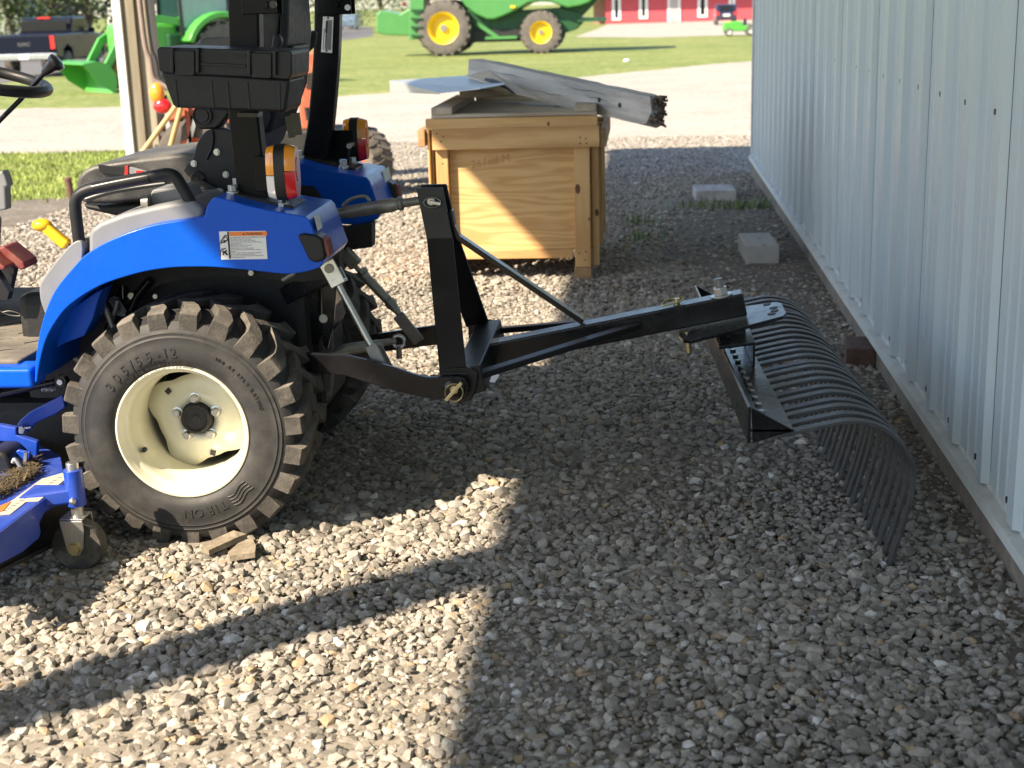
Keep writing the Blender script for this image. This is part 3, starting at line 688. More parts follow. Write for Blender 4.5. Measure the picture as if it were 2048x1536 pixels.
lines = [('TO PREVENT DEATH OR SERIOUS INJURY:', 1.15), ('Whenever clearance permits,', 1.08), ('- Keep ROPS fully upright and locked.', 1), ('- Do not operate vehicle without ROPS locking', 1), ('  strap in position.', 1), ('When ROPS must be lowered', 1.08), ('- Drive with extreme care.', 1), ('- Seat belt use is not recommended.', 1), ('- Do not attempt to fold ROPS when a canopy', 1), ('  is fitted.', 1), ('- ROPS is heavy. Always work with an assistant', 1), ('  when lowering and raising the ROPS.', 1), ('No roll over protection is provided when ROPS', 1.04), ('is in lowered position.', 1.04)]
for i, (s_, k_) in enumerate(lines): flat_text(s_, 460.3, 476.3+i*3.05, .00415*k_, dec)
pic = MB()
def stroke(pts, w=.0011):
    pic.tube([at(a, b, Y=DY-.0009) for a, b in pts], w, 4)
stroke([(441,484),(446,476),(452,474),(455,479),(449,485),(443,484)]); stroke([(445,478),(450,470),(454,472)]); stroke([(440,487),(448,483),(457,480)]); stroke([(446,480),(451,482)])
stroke([(440,511),(441,502),(445,497)]); stroke([(446,499),(452,496)]); stroke([(445,503),(450,505),(455,510)], .0022); stroke([(448,504),(446,510)], .0016); stroke([(450,505),(453,500)], .0016)
pic.build('pictogram', K['ink'], dec)
# small side decals and rear marker lamps
for mir in (0, 1):
    fy = lambda y: 8.02-y if mir else y
    p = [at(612,432,Y=3.47), at(622,429,Y=3.55), at(629,455,Y=3.55), at(619,462,Y=3.47)]
    p = [Vector((v.x+.0205, fy(v.y), v.z)) for v in p]
    MB().prism(p, (.0006,0,0)).build('side_decal', K['white'], ff if mir else fn)
    b = MB(); pts = [Vector((v.x, fy(v.y), v.z)) for v in pxy([(593,470),(608,467),(634,471),(646,480),(652,512),(649,520),(630,527),(617,520)], 3.446)]
    lamp = b.prism(pts, (0, (-1 if mir else 1)*.07, 0)).build('marker_lamp', K['bplast'], TR, smooth=35, bevel=.008, seg=3)
    pts = [Vector((v.x+.012, fy(v.y), v.z)) for v in pxy([(635,474),(644,481),(651,512),(646,516),(639,500)], 3.452)]
    MB().prism(pts, (0, (-1 if mir else 1)*.05, 0)).build('red_reflector', K['redp'], lamp, bevel=.003)
# ---- roll bar
def rops(line, Y, bracket):
    pts = [at(a, b, Y=Y) for a, b in line]; pts.append(Vector((pts[-1].x+.01, Y, 1.52)))
    return MB().strip(spline(pts, 4), .052, .078, (0,1,0)).build('roll_bar_post', K['ropsblk'], TR, smooth=30, bevel=.007, seg=3)
rn = rops([(513,410),(505,345),(498,290),(492,235),(491,170),(493,80)], 3.60, 0)
rf_ = rops([(625,352),(634,300),(643,247),(650,173),(655,99),(657,20)], 4.42, 0)
up = []
for Y, x in ((3.60, OFF[rn].x), (4.42, OFF[rf_].x)):
    pass
tX = at(493, 0, Y=3.60).x
b = MB().strip(spline([Vector((tX, 3.60, 1.47)), Vector((tX, 3.60, 2.0)), Vector((tX, 3.66, 2.10)), Vector((tX, 3.76, 2.14)), Vector((tX, 4.26, 2.14)), Vector((tX, 4.36, 2.10)), Vector((tX, 4.42, 2.0)), Vector((tX, 4.42, 1.47))], 4), .07, .046, (1,0,0))
b.build('roll_bar_hoop', K['ropsblk'], TR, smooth=30, bevel=.006)
for (x0,y0,x1,y1,Y,hx,hy) in ((526,-40,560,27,3.60,546,9), (668,-40,707,28,4.42,695,15)):
    p, q = at(x0, y0, Y=Y), at(x1, y1, Y=Y); k = MB()
    for dy in (-.033, .027): k.mm(p.x-.05, q.x, Y+dy, Y+dy+.006, q.z, p.z+.05)
    o = k.build('fold_bracket', K['ropsblk'], TR, bevel=.002)
    h = at(hx, hy, Y=Y-.036); MB().cyl(h, h+Vector((0,.004,0)), .009, 16).build('pin_hole', K['white'] if Y > 4 else K['bsatin'], o)
    h = at(x0+2, 10, Y=Y-.04); MB().hexb(h, (0,1,0), .011, .012).build('bolt', K['ropsblk'], o)
p, q = at(645, 33, Y=4.392), at(665.5, 104, Y=4.392)
pl = MB().prism([at(646,33,Y=4.3925), at(667,34,Y=4.3925), at(664,106,Y=4.3925), at(642,104,Y=4.3925)], (0,.001,0)).build('data_plate', K['white'], rf_)
b = MB()
for i in range(9):
    a0, a1 = (648.5+i*1.9-(.0), 58 if i < 3 else 40), (647+i*1.9, 100 if i != 1 else 62)
    b.tube([at(a0[0], a0[1], Y=4.3915), at(a1[0]-1.2, a1[1], Y=4.3915)], .0006, 4)
b.tube([at(653.5, 42, Y=4.3912), at(652, 66, Y=4.3912)], .0024, 4)
for c_ in ((656,36),(653,102)): b.cyl(at(c_[0],c_[1],Y=4.391), at(c_[0],c_[1],Y=4.3922), .003, 8)
b.build('plate_print', K['ink'], pl)
# ---- tail lamps: rounded two-sided lamp on a bracket
def lamp(c, inward, label=None):
    c = Vector(c)
    def shell(x0, x1, k0, k1, clip=None):
        b = MB(); prof = []
        n = 40; rings = []
        for s, k in ((x0, k0), ((x0+x1)/2, (k0+k1)/2+ (0.03 if k0 != k1 else 0)), (x1, k1)):
            ring = []
            for i in range(n):
                a = 2*math.pi*i/n; ca, sa = math.cos(a), math.sin(a); e = 0.72
                y = .036*k*math.copysign(abs(ca)**e, ca); z = .068*(.5+.5*k)*math.copysign(abs(sa)**e, sa)
                ring.append(c+Vector((s, y, z)))
            rings.append(ring)
        vs = [v for r in rings for v in r]; fs = [tuple(range(n))[::-1], tuple(2*n+i for i in range(n))]
        for j in range(2):
            for i in range(n): fs.append((j*n+i, j*n+(i+1)%n, (j+1)*n+(i+1)%n, (j+1)*n+i))
        return b.add(vs, fs)
    body = shell(-.013, .013, 1.04, 1.04).build('tail_lamp', K['bplast'], TR, smooth=40)
    def split(b, zc, lo):   # keep the part above / below zc
        bm = bmesh.new(); vs = [bm.verts.new(v) for v in b.v]
        for f in b.f:
            try: bm.faces.new([vs[i] for i in f])
            except ValueError: pass
        g = bm.verts[:]+bm.edges[:]+bm.faces[:]
        bmesh.ops.bisect_plane(bm, geom=g, plane_co=(0,0,zc), plane_no=(0,0,1), clear_outer=lo, clear_inner=not lo)
        bmesh.ops.holes_fill(bm, edges=[e for e in bm.edges if e.is_boundary])
        bm.verts.index_update(); o = MB(); o.add([v.co.copy() for v in bm.verts], [[v.index for v in f.verts] for f in bm.faces]); bm.free(); return o
    rear = lambda: shell(.0135, .038, 1.0, .80)
    front = lambda: shell(-.034, -.0135, .84, 1.0)
    split(rear(), c.z+.006, False).build('amber_lens', K['amber'], body, smooth=40)
    split(rear(), c.z+.004, True).build('red_lens', K['red'], body, smooth=40)
    split(front(), c.z-.004, False).build('amber_lens', K['amber'], body, smooth=40)
    split(front(), c.z-.006, True).build('clear_lens', K['clear'], body, smooth=40)
    b = MB(); b.lathe([(0,.0395),(.020,.0395),(.021,.036)], c+Vector((0,0,.006)), (1,0,0), 24); o = b.build('reflector', K['red'], body, smooth=40)
    for v in o.data.vertices: v.co.z *= 1.5; v.co.y *= .8
    return body
Ln = at(565, 344, Y=3.49); lamp(Ln, 1)
Lf = at(711, 279, Y=4.53); lamp(Lf, -1)
for c_, yp in ((Ln, 3.60), (Lf, 4.42)):
    y0, y1 = sorted((c_.y, yp)); x0 = c_.x-.085
    MB().mm(x0, c_.x+.004, (y0+y1)/2-.003, (y0+y1)/2+.003, c_.z-.055, c_.z+.035).build('lamp_bracket', K['ropsblk'], TR, bevel=.002)
    MB().cyl((c_.x, y0, c_.z-.01), (c_.x, y1, c_.z-.01), .008, 12).build('lamp_stud', K['zinc'], TR)
    MB().tube(spline([(c_.x-.005, (y0+y1)/2-.008, c_.z-.015), (c_.x-.012, (y0+y1)/2-.008, c_.z-.05), (c_.x-.016, (y0+y1)/2, c_.z-.10), (c_.x-.018, (y0+y1)/2, .86)], 4), .005, 6).build('lamp_wire', K['ink'], TR)
# ---- seat
b = MB(); sp = spline([at(v[0], v[1], Y=3.80) for v in [(152,372),(160,348),(187,331),(246,321),(320,312),(384,306),(420,312),(424,360),(400,392),(300,402),(200,408),(164,404)]], 3, True)
seat = b.prism(sp, (0,.44,0)).build('seat_cushion', K['vinyl'], TR, smooth=40, bevel=.03, seg=4)
MB().tube(spline([at(v[0],v[1],Y=3.797) for v in [(170,398),(215,384),(270,374),(330,366)]], 4), .003, 6).build('piping', K['grey'], seat)
MB().prism(pxy([(165,406),(200,412),(300,404),(390,396),(390,425),(320,440),(260,438),(200,425),(170,418)], 3.86), (0,.32,0)).build('seat_pan', K['bplast'], TR, bevel=.01)
MB().prism(pxy([(196,330),(262,338),(330,352),(330,362),(262,352),(200,345)], 3.79), (0,.05,0)).build('belt_strap', K['bplast'], TR)
MB().prism(pxy([(249,350),(250,332),(256,331),(256,349)], 3.775), (0,.012,0)).build('belt_buckle', K['red'], TR, bevel=.001)
MB().prism(pxy([(271,346),(272,341),(287,342),(287,346)], 3.775), (0,.012,0)).build('belt_button', K['red'], TR, bevel=.001)
MB().prism(pxy([(255,333),(270,336),(300,345),(298,350),(270,350),(257,348)], 3.778), (0,.012,0)).build('buckle_body', K['grey'], TR, bevel=.002)
# backrest: a reclined shell
def quad_loft(secs, name, m, bevel=.02):
    """secs: list of (center, halfwidthY, dirX thickness)"""
    b = MB(); vs = []
    for c, hw, th in secs:
        c = Vector(c); vs += [c+Vector((-th/2,-hw,0)), c+Vector((th/2,-hw*.86,0)), c+Vector((th/2,hw*.86,0)), c+Vector((-th/2,hw,0))]
    n = len(secs); fs = [(3,2,1,0), tuple(4*(n-1)+k for k in range(4))]
    for i in range(n-1):
        for k in range(4): fs.append((4*i+k, 4*i+(k+1)%4, 4*i+4+(k+1)%4, 4*i+4+k))
    return b.add(vs, fs).build(name, m, TR, smooth=40, bevel=bevel, seg=3)
bk = quad_loft([((-1.10,4.02,.96),.19,.08),((-1.045,4.02,1.06),.195,.07),((-1.0,4.02,1.2),.19,.055),((-.988,4.02,1.34),.18,.05),((-.98,4.02,1.46),.14,.04)], 'seat_backrest', K['vinyl'])
quad_loft([((-1.025,4.02,1.02),.15,.02),((-.978,4.02,1.14),.17,.02),((-.955,4.02,1.28),.165,.02),((-.948,4.02,1.42),.13,.018)], 'seat_back_shell', K['bplast'], .012)
MB().box(at(577,98,Y=3.98), (.075,.19,.028), Matrix.Rotation(R_(5),3,'Y')).build('document_box', K['bplast'], TR, bevel=.006)
MB().prism(pxy([(545,70),(556,68),(563,80),(560,95),(548,104),(540,104)], 3.78), (0,.03,0)).build('belt_retractor', K['bplast'], TR, bevel=.006)
MB().prism(pxy([(612,66),(628,60),(633,68),(628,92),(614,106),(606,104)], 4.24), (0,.03,0)).build('belt_retractor', K['bplast'], TR, bevel=.006)
# armrest with its pivot housing
MB().prism(spline(pxy([(393,92),(398,80),(410,75),(455,73),(490,74),(490,98),(440,97),(408,98)], 3.80), 2, True), (0,.07,0)).build('armrest', K['vinyl'], TR, smooth=40, bevel=.012, seg=3)
hs = MB().prism(pxy([(382,232),(386,222),(400,217),(448,217),(462,222),(440,252),(430,259),(398,259),(390,252)], 3.775), (0,.05,0)).build('recliner_housing', K['bplast'], TR, smooth=35, bevel=.008, seg=3)
c_ = at(405,231,Y=3.772); b = MB()
b.lathe([(0,-.006),(.017,-.006),(.018,-.002),(.022,-.002),(.023,-.006),(.026,-.006),(.027,.01)], c_, (0,1,0), 24); b.build('recliner_knob', K['bplast'], hs, smooth=40)
# side bracket of the seat with bolts
sb = MB().prism(spline(pxy([(365,340),(384,318),(392,290),(405,268),(425,258),(470,262),(480,300),(478,345),(470,385),(445,392),(420,372),(390,362)], 3.755), 2, True), (0,.035,0)).build('seat_side_bracket', K['bplast'], TR, smooth=35, bevel=.005)
MB().tube(spline(pxy([(413,318),(422,300),(426,280),(424,260)], 3.752), 4), .004, 6).build('bracket_rib', K['bplast'], sb, smooth=60)
for (a_, b_) in ((388,327),(434,304),(452,349)):
    c_ = at(a_, b_, Y=3.754); k = MB(); k.cyl(c_, c_+Vector((0,-.003,0)), .009, 14); k.hexb(c_+Vector((0,-.003,0)), (0,-1,0), .0065, .006); k.build('bolt', K['zinc'], sb)
c_ = at(396,358,Y=3.752); b = MB(); b.lathe([(0,-.004),(.004,-.004),(.005,-.001),(.018,-.003),(.021,.0),(.022,.012)], c_, (0,1,0), 24); b.build('pivot_cap', K['bplast'], sb, smooth=40)
c_ = at(441,384,Y=3.74); k = MB(); k.cyl(c_, c_+Vector((0,-.012,0)), .012, 14); k.hexb(c_+Vector((0,-.012,0)), (0,-1,0), .009, .008); k.build('bolt', K['zinc'], TR)
MB().bar(at(400,362,Y=3.75), at(450,390,Y=3.75), .015, .022, (0,1,0)).build('hinge_bar', K['cast'], TR)
# ---- floor, console bits, levers, pedals
fl = [at(0,720,Z=.478), at(74,718,Z=.478)]
plat = MB().mm(-2.35, -1.63, 3.50, 4.52, .452, .478).build('floor_mat', K['rubmat'], TR, bevel=.006)
MB().mm(-2.35, -1.575, 3.452, 3.545, .415, .470).build('floor_edge', K['blue'], TR, smooth=35, bevel=.012, seg=3)
MB().mm(-2.35, -1.60, 4.475, 4.568, .415, .470).build('floor_edge', K['blue'], TR, smooth=35, bevel=.012, seg=3)
for i in range(4):
    for j in range(5):
        x, y = -2.25+i*.16+(j%2)*.07, 3.58+j*.12
        MB().tube(spline([(x,y,.4772),(x+.05,y+.045,.4772),(x+.10,y+.055,.4772)],4), .0032, 5).build('mat_groove', K['ink'], plat)
stw = at(0, 163, Y=4.0); sc_ = Vector((-1.872, 4.0, 1.184))
tilt = Matrix.Rotation(R_(14),3,'Y')
ring = [sc_+tilt@Vector((.182*math.cos(a), .182*math.sin(a), 0)) for a in [2*math.pi*i/48 for i in range(48)]]
swh = MB().tube(ring, .0165, 12, closed=True).build('steering_wheel', K['bplast'], TR, smooth=60)
b = MB()
for a in (20, 140, 260): b.bar(sc_+Vector((0,0,-.02)), sc_+tilt@Vector((.18*math.cos(R_(a)), .18*math.sin(R_(a)), 0)), .03, .01)
b.cyl(sc_+Vector((0,0,-.04)), sc_+Vector((0,0,.01)), .045, 20); b.build('steering_spoke', K['bplast'], swh, smooth=40)
MB().cyl(sc_+Vector((-.16,0,-.5)), sc_+Vector((0,0,-.03)), .035, 16).build('steering_column', K['bplast'], TR, smooth=40)
MB().prism([(-2.6,3.8,.47),(-2.0,3.8,.47),(-1.95,3.8,.75),(-2.02,3.8,.98),(-2.6,3.8,1.0)], (0,.42,0)).build('dash_console', K['bplast'], TR, bevel=.03)
MB().prism(pxy([(-150,380),(-30,365),(4,340),(10,352),(16,372),(10,375),(12,420),(-30,425),(-150,440)], 3.72), (0,.04,0)).build('dash_cover', K['grey'], TR, bevel=.006)
lv = [at(-30,275,Y=4.08), at(0,240,Y=4.08), at(40,200,Y=4.08), at(80,155,Y=4.08), at(92,142,Y=4.08)]
lever = MB().tube(lv, .0075, 8).build('shift_lever', K['bsatin'], TR, smooth=50)
a_, b_ = at(88,146,Y=4.08), at(118,120,Y=4.08); d_ = (b_-a_)
MB().tube([a_, a_+d_*.3, a_+d_*.55, a_+d_*.72, a_+d_*.9, b_], [.011,.015,.018,.026,.027,.014], 14).build('lever_knob', K['bsatin'], lever, smooth=60)
yl = [at(v[0],v[1],Y=3.70) for v in [(78,449),(95,450),(112,468),(130,487)]]
yk = MB().strip([at(v[0],v[1],Y=3.70) for v in [(90,452),(105,465),(122,480),(136,491)]], .030, .030, (0,1,0)).build('yellow_lever', K['yellow'], TR, smooth=35, bevel=.008, seg=3)
MB().ball(at(84,450,Y=3.70), .024, 14, 10, (1.15,.9,.72)).build('lever_grip', K['yellow'], yk, smooth=60)
MB().bar(at(128,482,Y=3.70), at(160,520,Y=3.70), .012, .016, (0,1,0)).build('lever_stem', K['steel'], yk)
for pts, Y in (([(-6,496),(8,493),(46,524),(50,536),(42,541),(26,532)], 3.70), ([(-40,500),(-10,520),(10,534),(8,540),(-14,540)], 3.64)):
    pd = MB().prism(pxy(pts, Y), (0,.09,0)).build('pedal', K['redp'], TR, bevel=.004)
    MB().prism(pxy([(pts[0][0]+12,pts[0][1]+25),(pts[-1][0]+4,pts[-1][1]),(18,585),(14,600),(-14,600),(-10,560)], Y+.03), (0,.03,0)).build('pedal_arm', K['bplast'], pd)
MB().tube(spline([at(0,622,Y=3.62), at(18,630,Y=3.62), at(38,632,Y=3.62), at(40,628,Y=3.62), at(20,622,Y=3.62), at(4,625,Y=3.62)], 4), .0022, 6).build('wire_loop', K['ink'], TR)
# ---- chassis, hood and front wheels (mostly beyond the frame)
MB().mm(-1.45, -.93, 3.82, 4.20, .22, .72).build('transmission_housing', K['cast'], TR, bevel=.03)
MB().mm(-2.75, -1.42, 3.88, 4.14, .26, .46).build('frame_rail', K['cast'], TR, bevel=.01)
hood = MB().prism([(-3.15,3.72,.52),(-3.17,3.72,.80),(-3.05,3.72,.95),(-2.55,3.72,1.03),(-2.45,3.72,.98),(-2.45,3.72,.5)], (0,.58,0)).build('hood', K['blue'], TR, smooth=35, bevel=.05, seg=4)
for y_ in (3.46, 4.56):
    b = MB(); sg = 1 if y_ < 4 else -1
    b.lathe([(.10,sg*.02),(.12,0),(.17,-.004*sg),(.205,.02*sg),(.215,.09*sg),(.205,.16*sg),(.12,.18*sg),(.10,.16*sg)], (-2.62,y_,.20), (0,1,0), 48, close=True)
    w = b.build('front_wheel', K['tyre'], TR, smooth=40)
    MB().lathe([(0,.06*sg),(.09,.055*sg),(.105,.02*sg),(.10,.15*sg)], (-2.62,y_,.20), (0,1,0), 36).build('rim', K['cream'], w, smooth=40)
    MB().cyl((-2.62,y_+.05*sg,.2), (-2.62,4.01,.24), .04, 12).build('axle', K['cast'], w)
# ---- rear housing cover, lift arms, links
cv = MB().prism(pxy([(566,560),(640,552),(646,565),(642,575),(642,640),(650,668),(642,690),(566,690)], 3.85), (0,.30,0)).build('rear_cover', K['bsatin'], TR, bevel=.008)
MB().prism(pxy([(643,572),(665,552),(672,575),(668,640),(655,700),(645,690)], 3.80), (0,.012,0)).build('side_plate', K['bsatin'], TR, bevel=.002)
c_ = at(647,637,Y=3.797); MB().cyl(c_, c_+Vector((0,-.003,0)), .012, 16).build('plate_hole', K['zinc'], TR)
MB().mm(-.96,-.905,3.86,4.16,.24,.44).build('drawbar_frame', K['cast'], TR, bevel=.01)
MB().tube([at(565,560,Y=3.74), at(590,545,Y=3.74)], .008, 10).build('hydraulic_fitting', K['steel'], TR, smooth=40)
# near lift arm and rod
MB().bar(at(570,592,Y=3.80), at(668,543,Y=3.76), .03, .05).build('lift_arm', K['bsatin'], TR, bevel=.004)
MB().bar(at(600,545,Y=4.24), at(694,508,Y=4.24), .03, .05).build('lift_arm', K['bsatin'], TR, bevel=.004)
rod = MB().tube([at(670,558,Y=3.74), at(744,695,Y=3.72)], .0095, 12).build('lift_rod', K['zinc'], TR, smooth=40)
k = MB(); d_ = (at(744,695,Y=3.72)-at(670,558,Y=3.74)).normalized(); c0 = at(660,538,Y=3.728)
for dy in (0, .028): k.bar(c0+Vector((0,dy,0))-d_*.022, c0+Vector((0,dy,0))+d_*.045, .006, .044, (d_.z,0,-d_.x))
k.bar(c0+Vector((0,.014,0))+d_*.04, c0+Vector((0,.014,0))+d_*.05, .034, .044, (d_.z,0,-d_.x)); k.build('clevis', K['zinc'], rod, bevel=.002)
c_ = at(658,537,Y=3.724); MB().cyl(c_, c_+Vector((0,-.004,0)), .0125, 18).build('clevis_pin', K['steel'], rod)
MB().bar(at(742,690,Y=3.70), at(778,765,Y=3.69), .016, .034, (1,0,.4)).build('rod_end_bar', K['bar'], rod, bevel=.002)
MB().bar(at(757,690,Y=3.735), at(781,738,Y=3.735), .005, .018, (1,0,.4)).build('rod_end_strap', K['zinc'], rod)
c_ = at(770,758,Y=3.68); MB().cyl(c_, c_+Vector((0,-.004,0)), .006, 10).build('rivet', K['steel'], rod)
tb = MB().tube([at(694,515,Y=4.22), at(722,545,Y=4.23), at(727,549,Y=4.23), at(733,556,Y=4.23), at(780,605,Y=4.25), at(786,612,Y=4.25), at(800,630,Y=4.25)], [.008,.008,.016,.015,.0145,.015,.008], 12).build('levelling_rod', K['steel'], TR, smooth=30)
MB().bar(at(686,502,Y=4.20), at(714,531,Y=4.20), .03, .042, (1,0,.8)).build('clevis', K['steel'], tb, bevel=.006)
for a_, b_ in (((721,540),(728,549)), ((777,602),(786,611))): MB().tube([at(a_[0],a_[1],Y=4.235), at(b_[0],b_[1],Y=4.235)], .019, 6).build('lock_nut', K['steel'], tb)
MB().bar(at(796,630,Y=4.24), at(838,683,Y=4.26), .014, .036, (1,0,.8)).build('rod_end_bar', K['bar'], tb, bevel=.002)
# lower links
ll = MB().prism([v for v in pxy([(560,700),(620,707),(690,710),(740,722),(791,736),(830,750),(852,755),(915,755),(930,759),(937,772),(936,790),(926,800),(858,798),(800,785),(742,768),(690,752),(620,745),(560,742)], 3.655)], (0,.016,0)).build('lower_link', K['bsatin'], TR, smooth=30, bevel=.003)
fl_ = MB().prism([v for v in pxy([(600,690),(745,669),(868,651),(905,650),(912,665),(905,688),(871,690),(804,699),(700,712),(600,725)], 4.345)], (0,.016,0)).build('lower_link', K['bsatin'], TR, smooth=30, bevel=.003)
c_ = at(908,780,Y=3.645); b = MB(); b.lathe([(0,-.006),(.018,-.006),(.028,.0),(.030,.008),(.030,.022),(.026,.028)], c_, (0,1,0), 24); b.build('ball_joint', K['bsatin'], ll, smooth=40)
# stabiliser turnbuckle between the links
st = MB().tube([at(640,714,Y=3.86), at(675,706,Y=3.86), at(690,700,Y=3.87), at(740,692,Y=3.92), at(770,685,Y=3.96), at(790,682,Y=3.98)], [.008,.012,.018,.016,.010,.009], 10).build('stabiliser', K['steel'], TR, smooth=40)
e_ = at(797,683,Y=3.98); MB().tube([e_+Vector((.018*math.cos(a),0,.018*math.sin(a))) for a in [i*math.pi/6 for i in range(12)]], .006, 8, closed=True).build('eye_bolt', K['zinc'], st, smooth=60)
MB().tube([e_+Vector((0,0,-.012)), e_+Vector((0,0,-.05))], .009, 6).build('shackle_nut', K['steel'], st)
MB().prism(pxy([(664,640),(670,745),(664,790),(640,815),(636,806),(660,780),(662,742)], 3.88), (0,.003,0)).build('side_bracket', K['steel'], TR)
# top link
A_, B_ = at(622,436,Y=4.02), at(840,401,Y=4.0); d_ = B_-A_
tl = MB().tube([A_+d_*k_ for k_ in (-.25,0,.16,.17,.24,.25,.33,.34,.60,.61,.76,.78,.80,.81,.84,.85,1.02)], [.014,.0135,.0135,.0145,.0145,.0155,.0155,.018,.0185,.020,.020,.017,.017,.020,.020,.0125,.0125], 14).build('top_link', K['steel'], TR, smooth=25)
MB().tube(spline([A_+d_*.30+Vector((0,-.005,.02)), A_+d_*.38+Vector((0,-.006,.036)), A_+d_*.50+Vector((0,-.004,.038)), A_+d_*.55+Vector((0,-.004,.022))], 4), .005, 8).build('link_handle', K['steel'], tl, smooth=60)
MB().tube(spline([at(640,430,Y=3.95), at(612,410,Y=3.94), at(590,400,Y=3.93), at(575,415,Y=3.9)], 4), .004, 6).build('wire_bail', K['steel'], TR)
# springs, rods and hoses in the wheel arch
coil = [at(228+i*.20*4/4, 600+i*.32, Y=3.70)+Vector((.014*math.cos(i*.785), 0, .010*math.sin(i*.785))) for i in range(80)]
MB().tube(coil, .0026, 6).build('coil_spring', K['zinc'], TR, smooth=60)
for pts, r_, Y in (([(192,588),(212,620),(228,660)], .009, 3.66), ([(215,660),(232,620),(248,575)], .011, 3.72), ([(225,640),(236,600)], .008, 3.68), ([(245,570),(246,598)], .0015, 3.66), ([(300,560),(275,590),(262,620)], .012, 3.72)):
    MB().tube([at(a, b, Y=Y) for a, b in pts], r_, 8).build('linkage_rod', K['steel'] if r_ < .01 else K['bsatin'], TR, smooth=50)
for a_, b_, r_ in ((264,591,.010),(312,592,.007),(503,545,.008)):
    c_ = at(a_, b_, Y=3.72); MB().hexb(c_, (0,-1,0), r_, .008).build('bolt', K['zinc'], TR)
MB().tube([at(-20,792,Y=3.62), at(110,764,Y=3.62)], .010, 8).build('control_rod', K['bsatin'], TR, smooth=50)
c_ = at(120,764,Y=3.612); k = MB(); k.cyl(c_, c_+Vector((0,.025,0)), .016, 18); o = k.build('rod_eye', K['bplast'], TR, smooth=40); MB().cyl(c_+Vector((0,-.004,0)), c_, .008, 12).build('rod_pin', K['zinc'], o)
coil = [at(84+i*.45, 779+i*.02, Y=3.66)+Vector((0, .006*math.cos(i*1.2), .006*math.sin(i*1.2))) for i in range(60)]
MB().tube(coil, .0014, 5).build('coil_spring', K['zinc'], TR, smooth=60)
MB().tube([at(98,735,Y=3.75), at(118,732,Y=3.75)], .010, 10).build('hydraulic_fitting', K['steel'], TR, smooth=40)
MB().mm(-1.75,-1.50,3.78,4.2,.25,.60).build('gear_case', K['cast'], TR, bevel=.03)

# ================================================================== mower deck under the tractor
MD = thing('mower_deck', (-1.6, 3.6, 0), 'blue mower deck with a small caster wheel under the tractor', 'mower deck')
ztop = .195
e0, e1 = at(0,1061,Z=ztop), at(131,964,Z=ztop)
top = MB().prism([(e1.x,e1.y,ztop-.006),(e0.x,e0.y-.0,ztop-.006),(e0.x+.02,2.86,ztop-.006),(-2.3,2.86,ztop-.006),(-2.4,3.2,ztop-.006),(-2.4,3.74,ztop-.006),(-1.75,3.74,ztop-.006),(-1.58,3.58,ztop-.006)], (0,0,.006)).build('deck_shell', K['dblue'], MD, bevel=.003)
sk = [at(-60,1100,X=e0.x+.002) if False else None]
XS = -1.483
def onx(px_, py_): return at(px_, py_, X=XS+.004*0)
pts = [at(v[0], v[1], X=XS) for v in [(-90,1128),(0,1061),(131,964),(139,995),(129,1010),(106,1014),(84,1027),(75,1047),(78,1064),(74,1077),(40,1105),(0,1126),(-90,1178)]]
MB().prism(pts, (.005,0,0)).build('rear_skirt', K['dblue'], MD, bevel=.002)
pts = [at(v[0], v[1], X=XS-.03) for v in [(-90,1135),(60,1020),(120,985),(140,1030),(111,1089),(35,1123),(0,1140),(-90,1190)]]
MB().prism(pts, (.004,0,0)).build('inner_baffle', K['black'], MD)
MB().tube([at(v[0], v[1], X=XS-.022) for v in [(-90,1192),(0,1142),(35,1124),(80,1103),(113,1086)]], .006, 8).build('bottom_lip', K['cast'], MD, smooth=60)
CYc = 3.27
tubc = at(149,970,Y=CYc); tz0, tz1 = at(149,1010,Y=CYc).z, at(149,938,Y=CYc).z
MB().prism([(XS-.06, CYc-.05, ztop-.03), (XS-.06, CYc+.05, ztop-.03), (tubc.x, CYc+.02, ztop-.02), (tubc.x, CYc-.02, ztop-.02)], (0,0,.035)).build('caster_arm', K['dblue'], MD, bevel=.004)
MB().cyl((tubc.x,CYc,tz0), (tubc.x,CYc,tz1), .0235, 24).build('pivot_tube', K['dblue'], MD, smooth=40, bevel=.002)
c_ = at(145,1003,Y=CYc-.027); MB().ball(c_, .009, 12, 8).build('grease_cap', K['zinc'], MD, smooth=60)
ca = MB().cyl((tubc.x,CYc,tz0-.03), (tubc.x,CYc,tz1+.018), .0155, 20).build('caster', K['zinc'], MD, smooth=40, bevel=.002)
wc = at(160,1087,Y=CYc)
k = MB(); fz = at(149,1040,Y=CYc-.025).z
for sy in (-1, 1):
    y_ = CYc+sy*.030
    k.prism([(wc.x-.034,y_,fz),(wc.x+.026,y_,fz),(wc.x+.028,y_,fz-.025),(wc.x+.021,y_,wc.z-.004),(wc.x+.010,y_,wc.z-.020),(wc.x-.010,y_,wc.z-.020),(wc.x-.022,y_,wc.z-.004)], (0,sy*.004,0))
k.mm(wc.x-.034, wc.x+.026, CYc-.030, CYc+.030, fz-.001, fz+.004); k.cyl((tubc.x,CYc,fz),(tubc.x,CYc,tz0), .014, 14); k.build('caster_fork', K['zinc'], ca, bevel=.002)
b = MB(); b.lathe([(.022,-.024),(.044,-.024),(.062,-.022),(.067,-.012),(.067,.012),(.062,.022),(.044,.024),(.022,.024)], wc, (0,1,0), 40, close=True); b.build('caster_wheel', K['tread'], ca, smooth=30)
b = MB(); b.cyl(wc+Vector((0,-.040,0)), wc+Vector((0,.04,0)), .009, 12); b.hexb(wc+Vector((0,-.034,0)), (0,-1,0), .015, .010); b.cyl(wc+Vector((0,-.0335,0)), wc+Vector((0,-.036,0)), .019, 18); b.build('axle_bolt', K['yzinc'], ca)
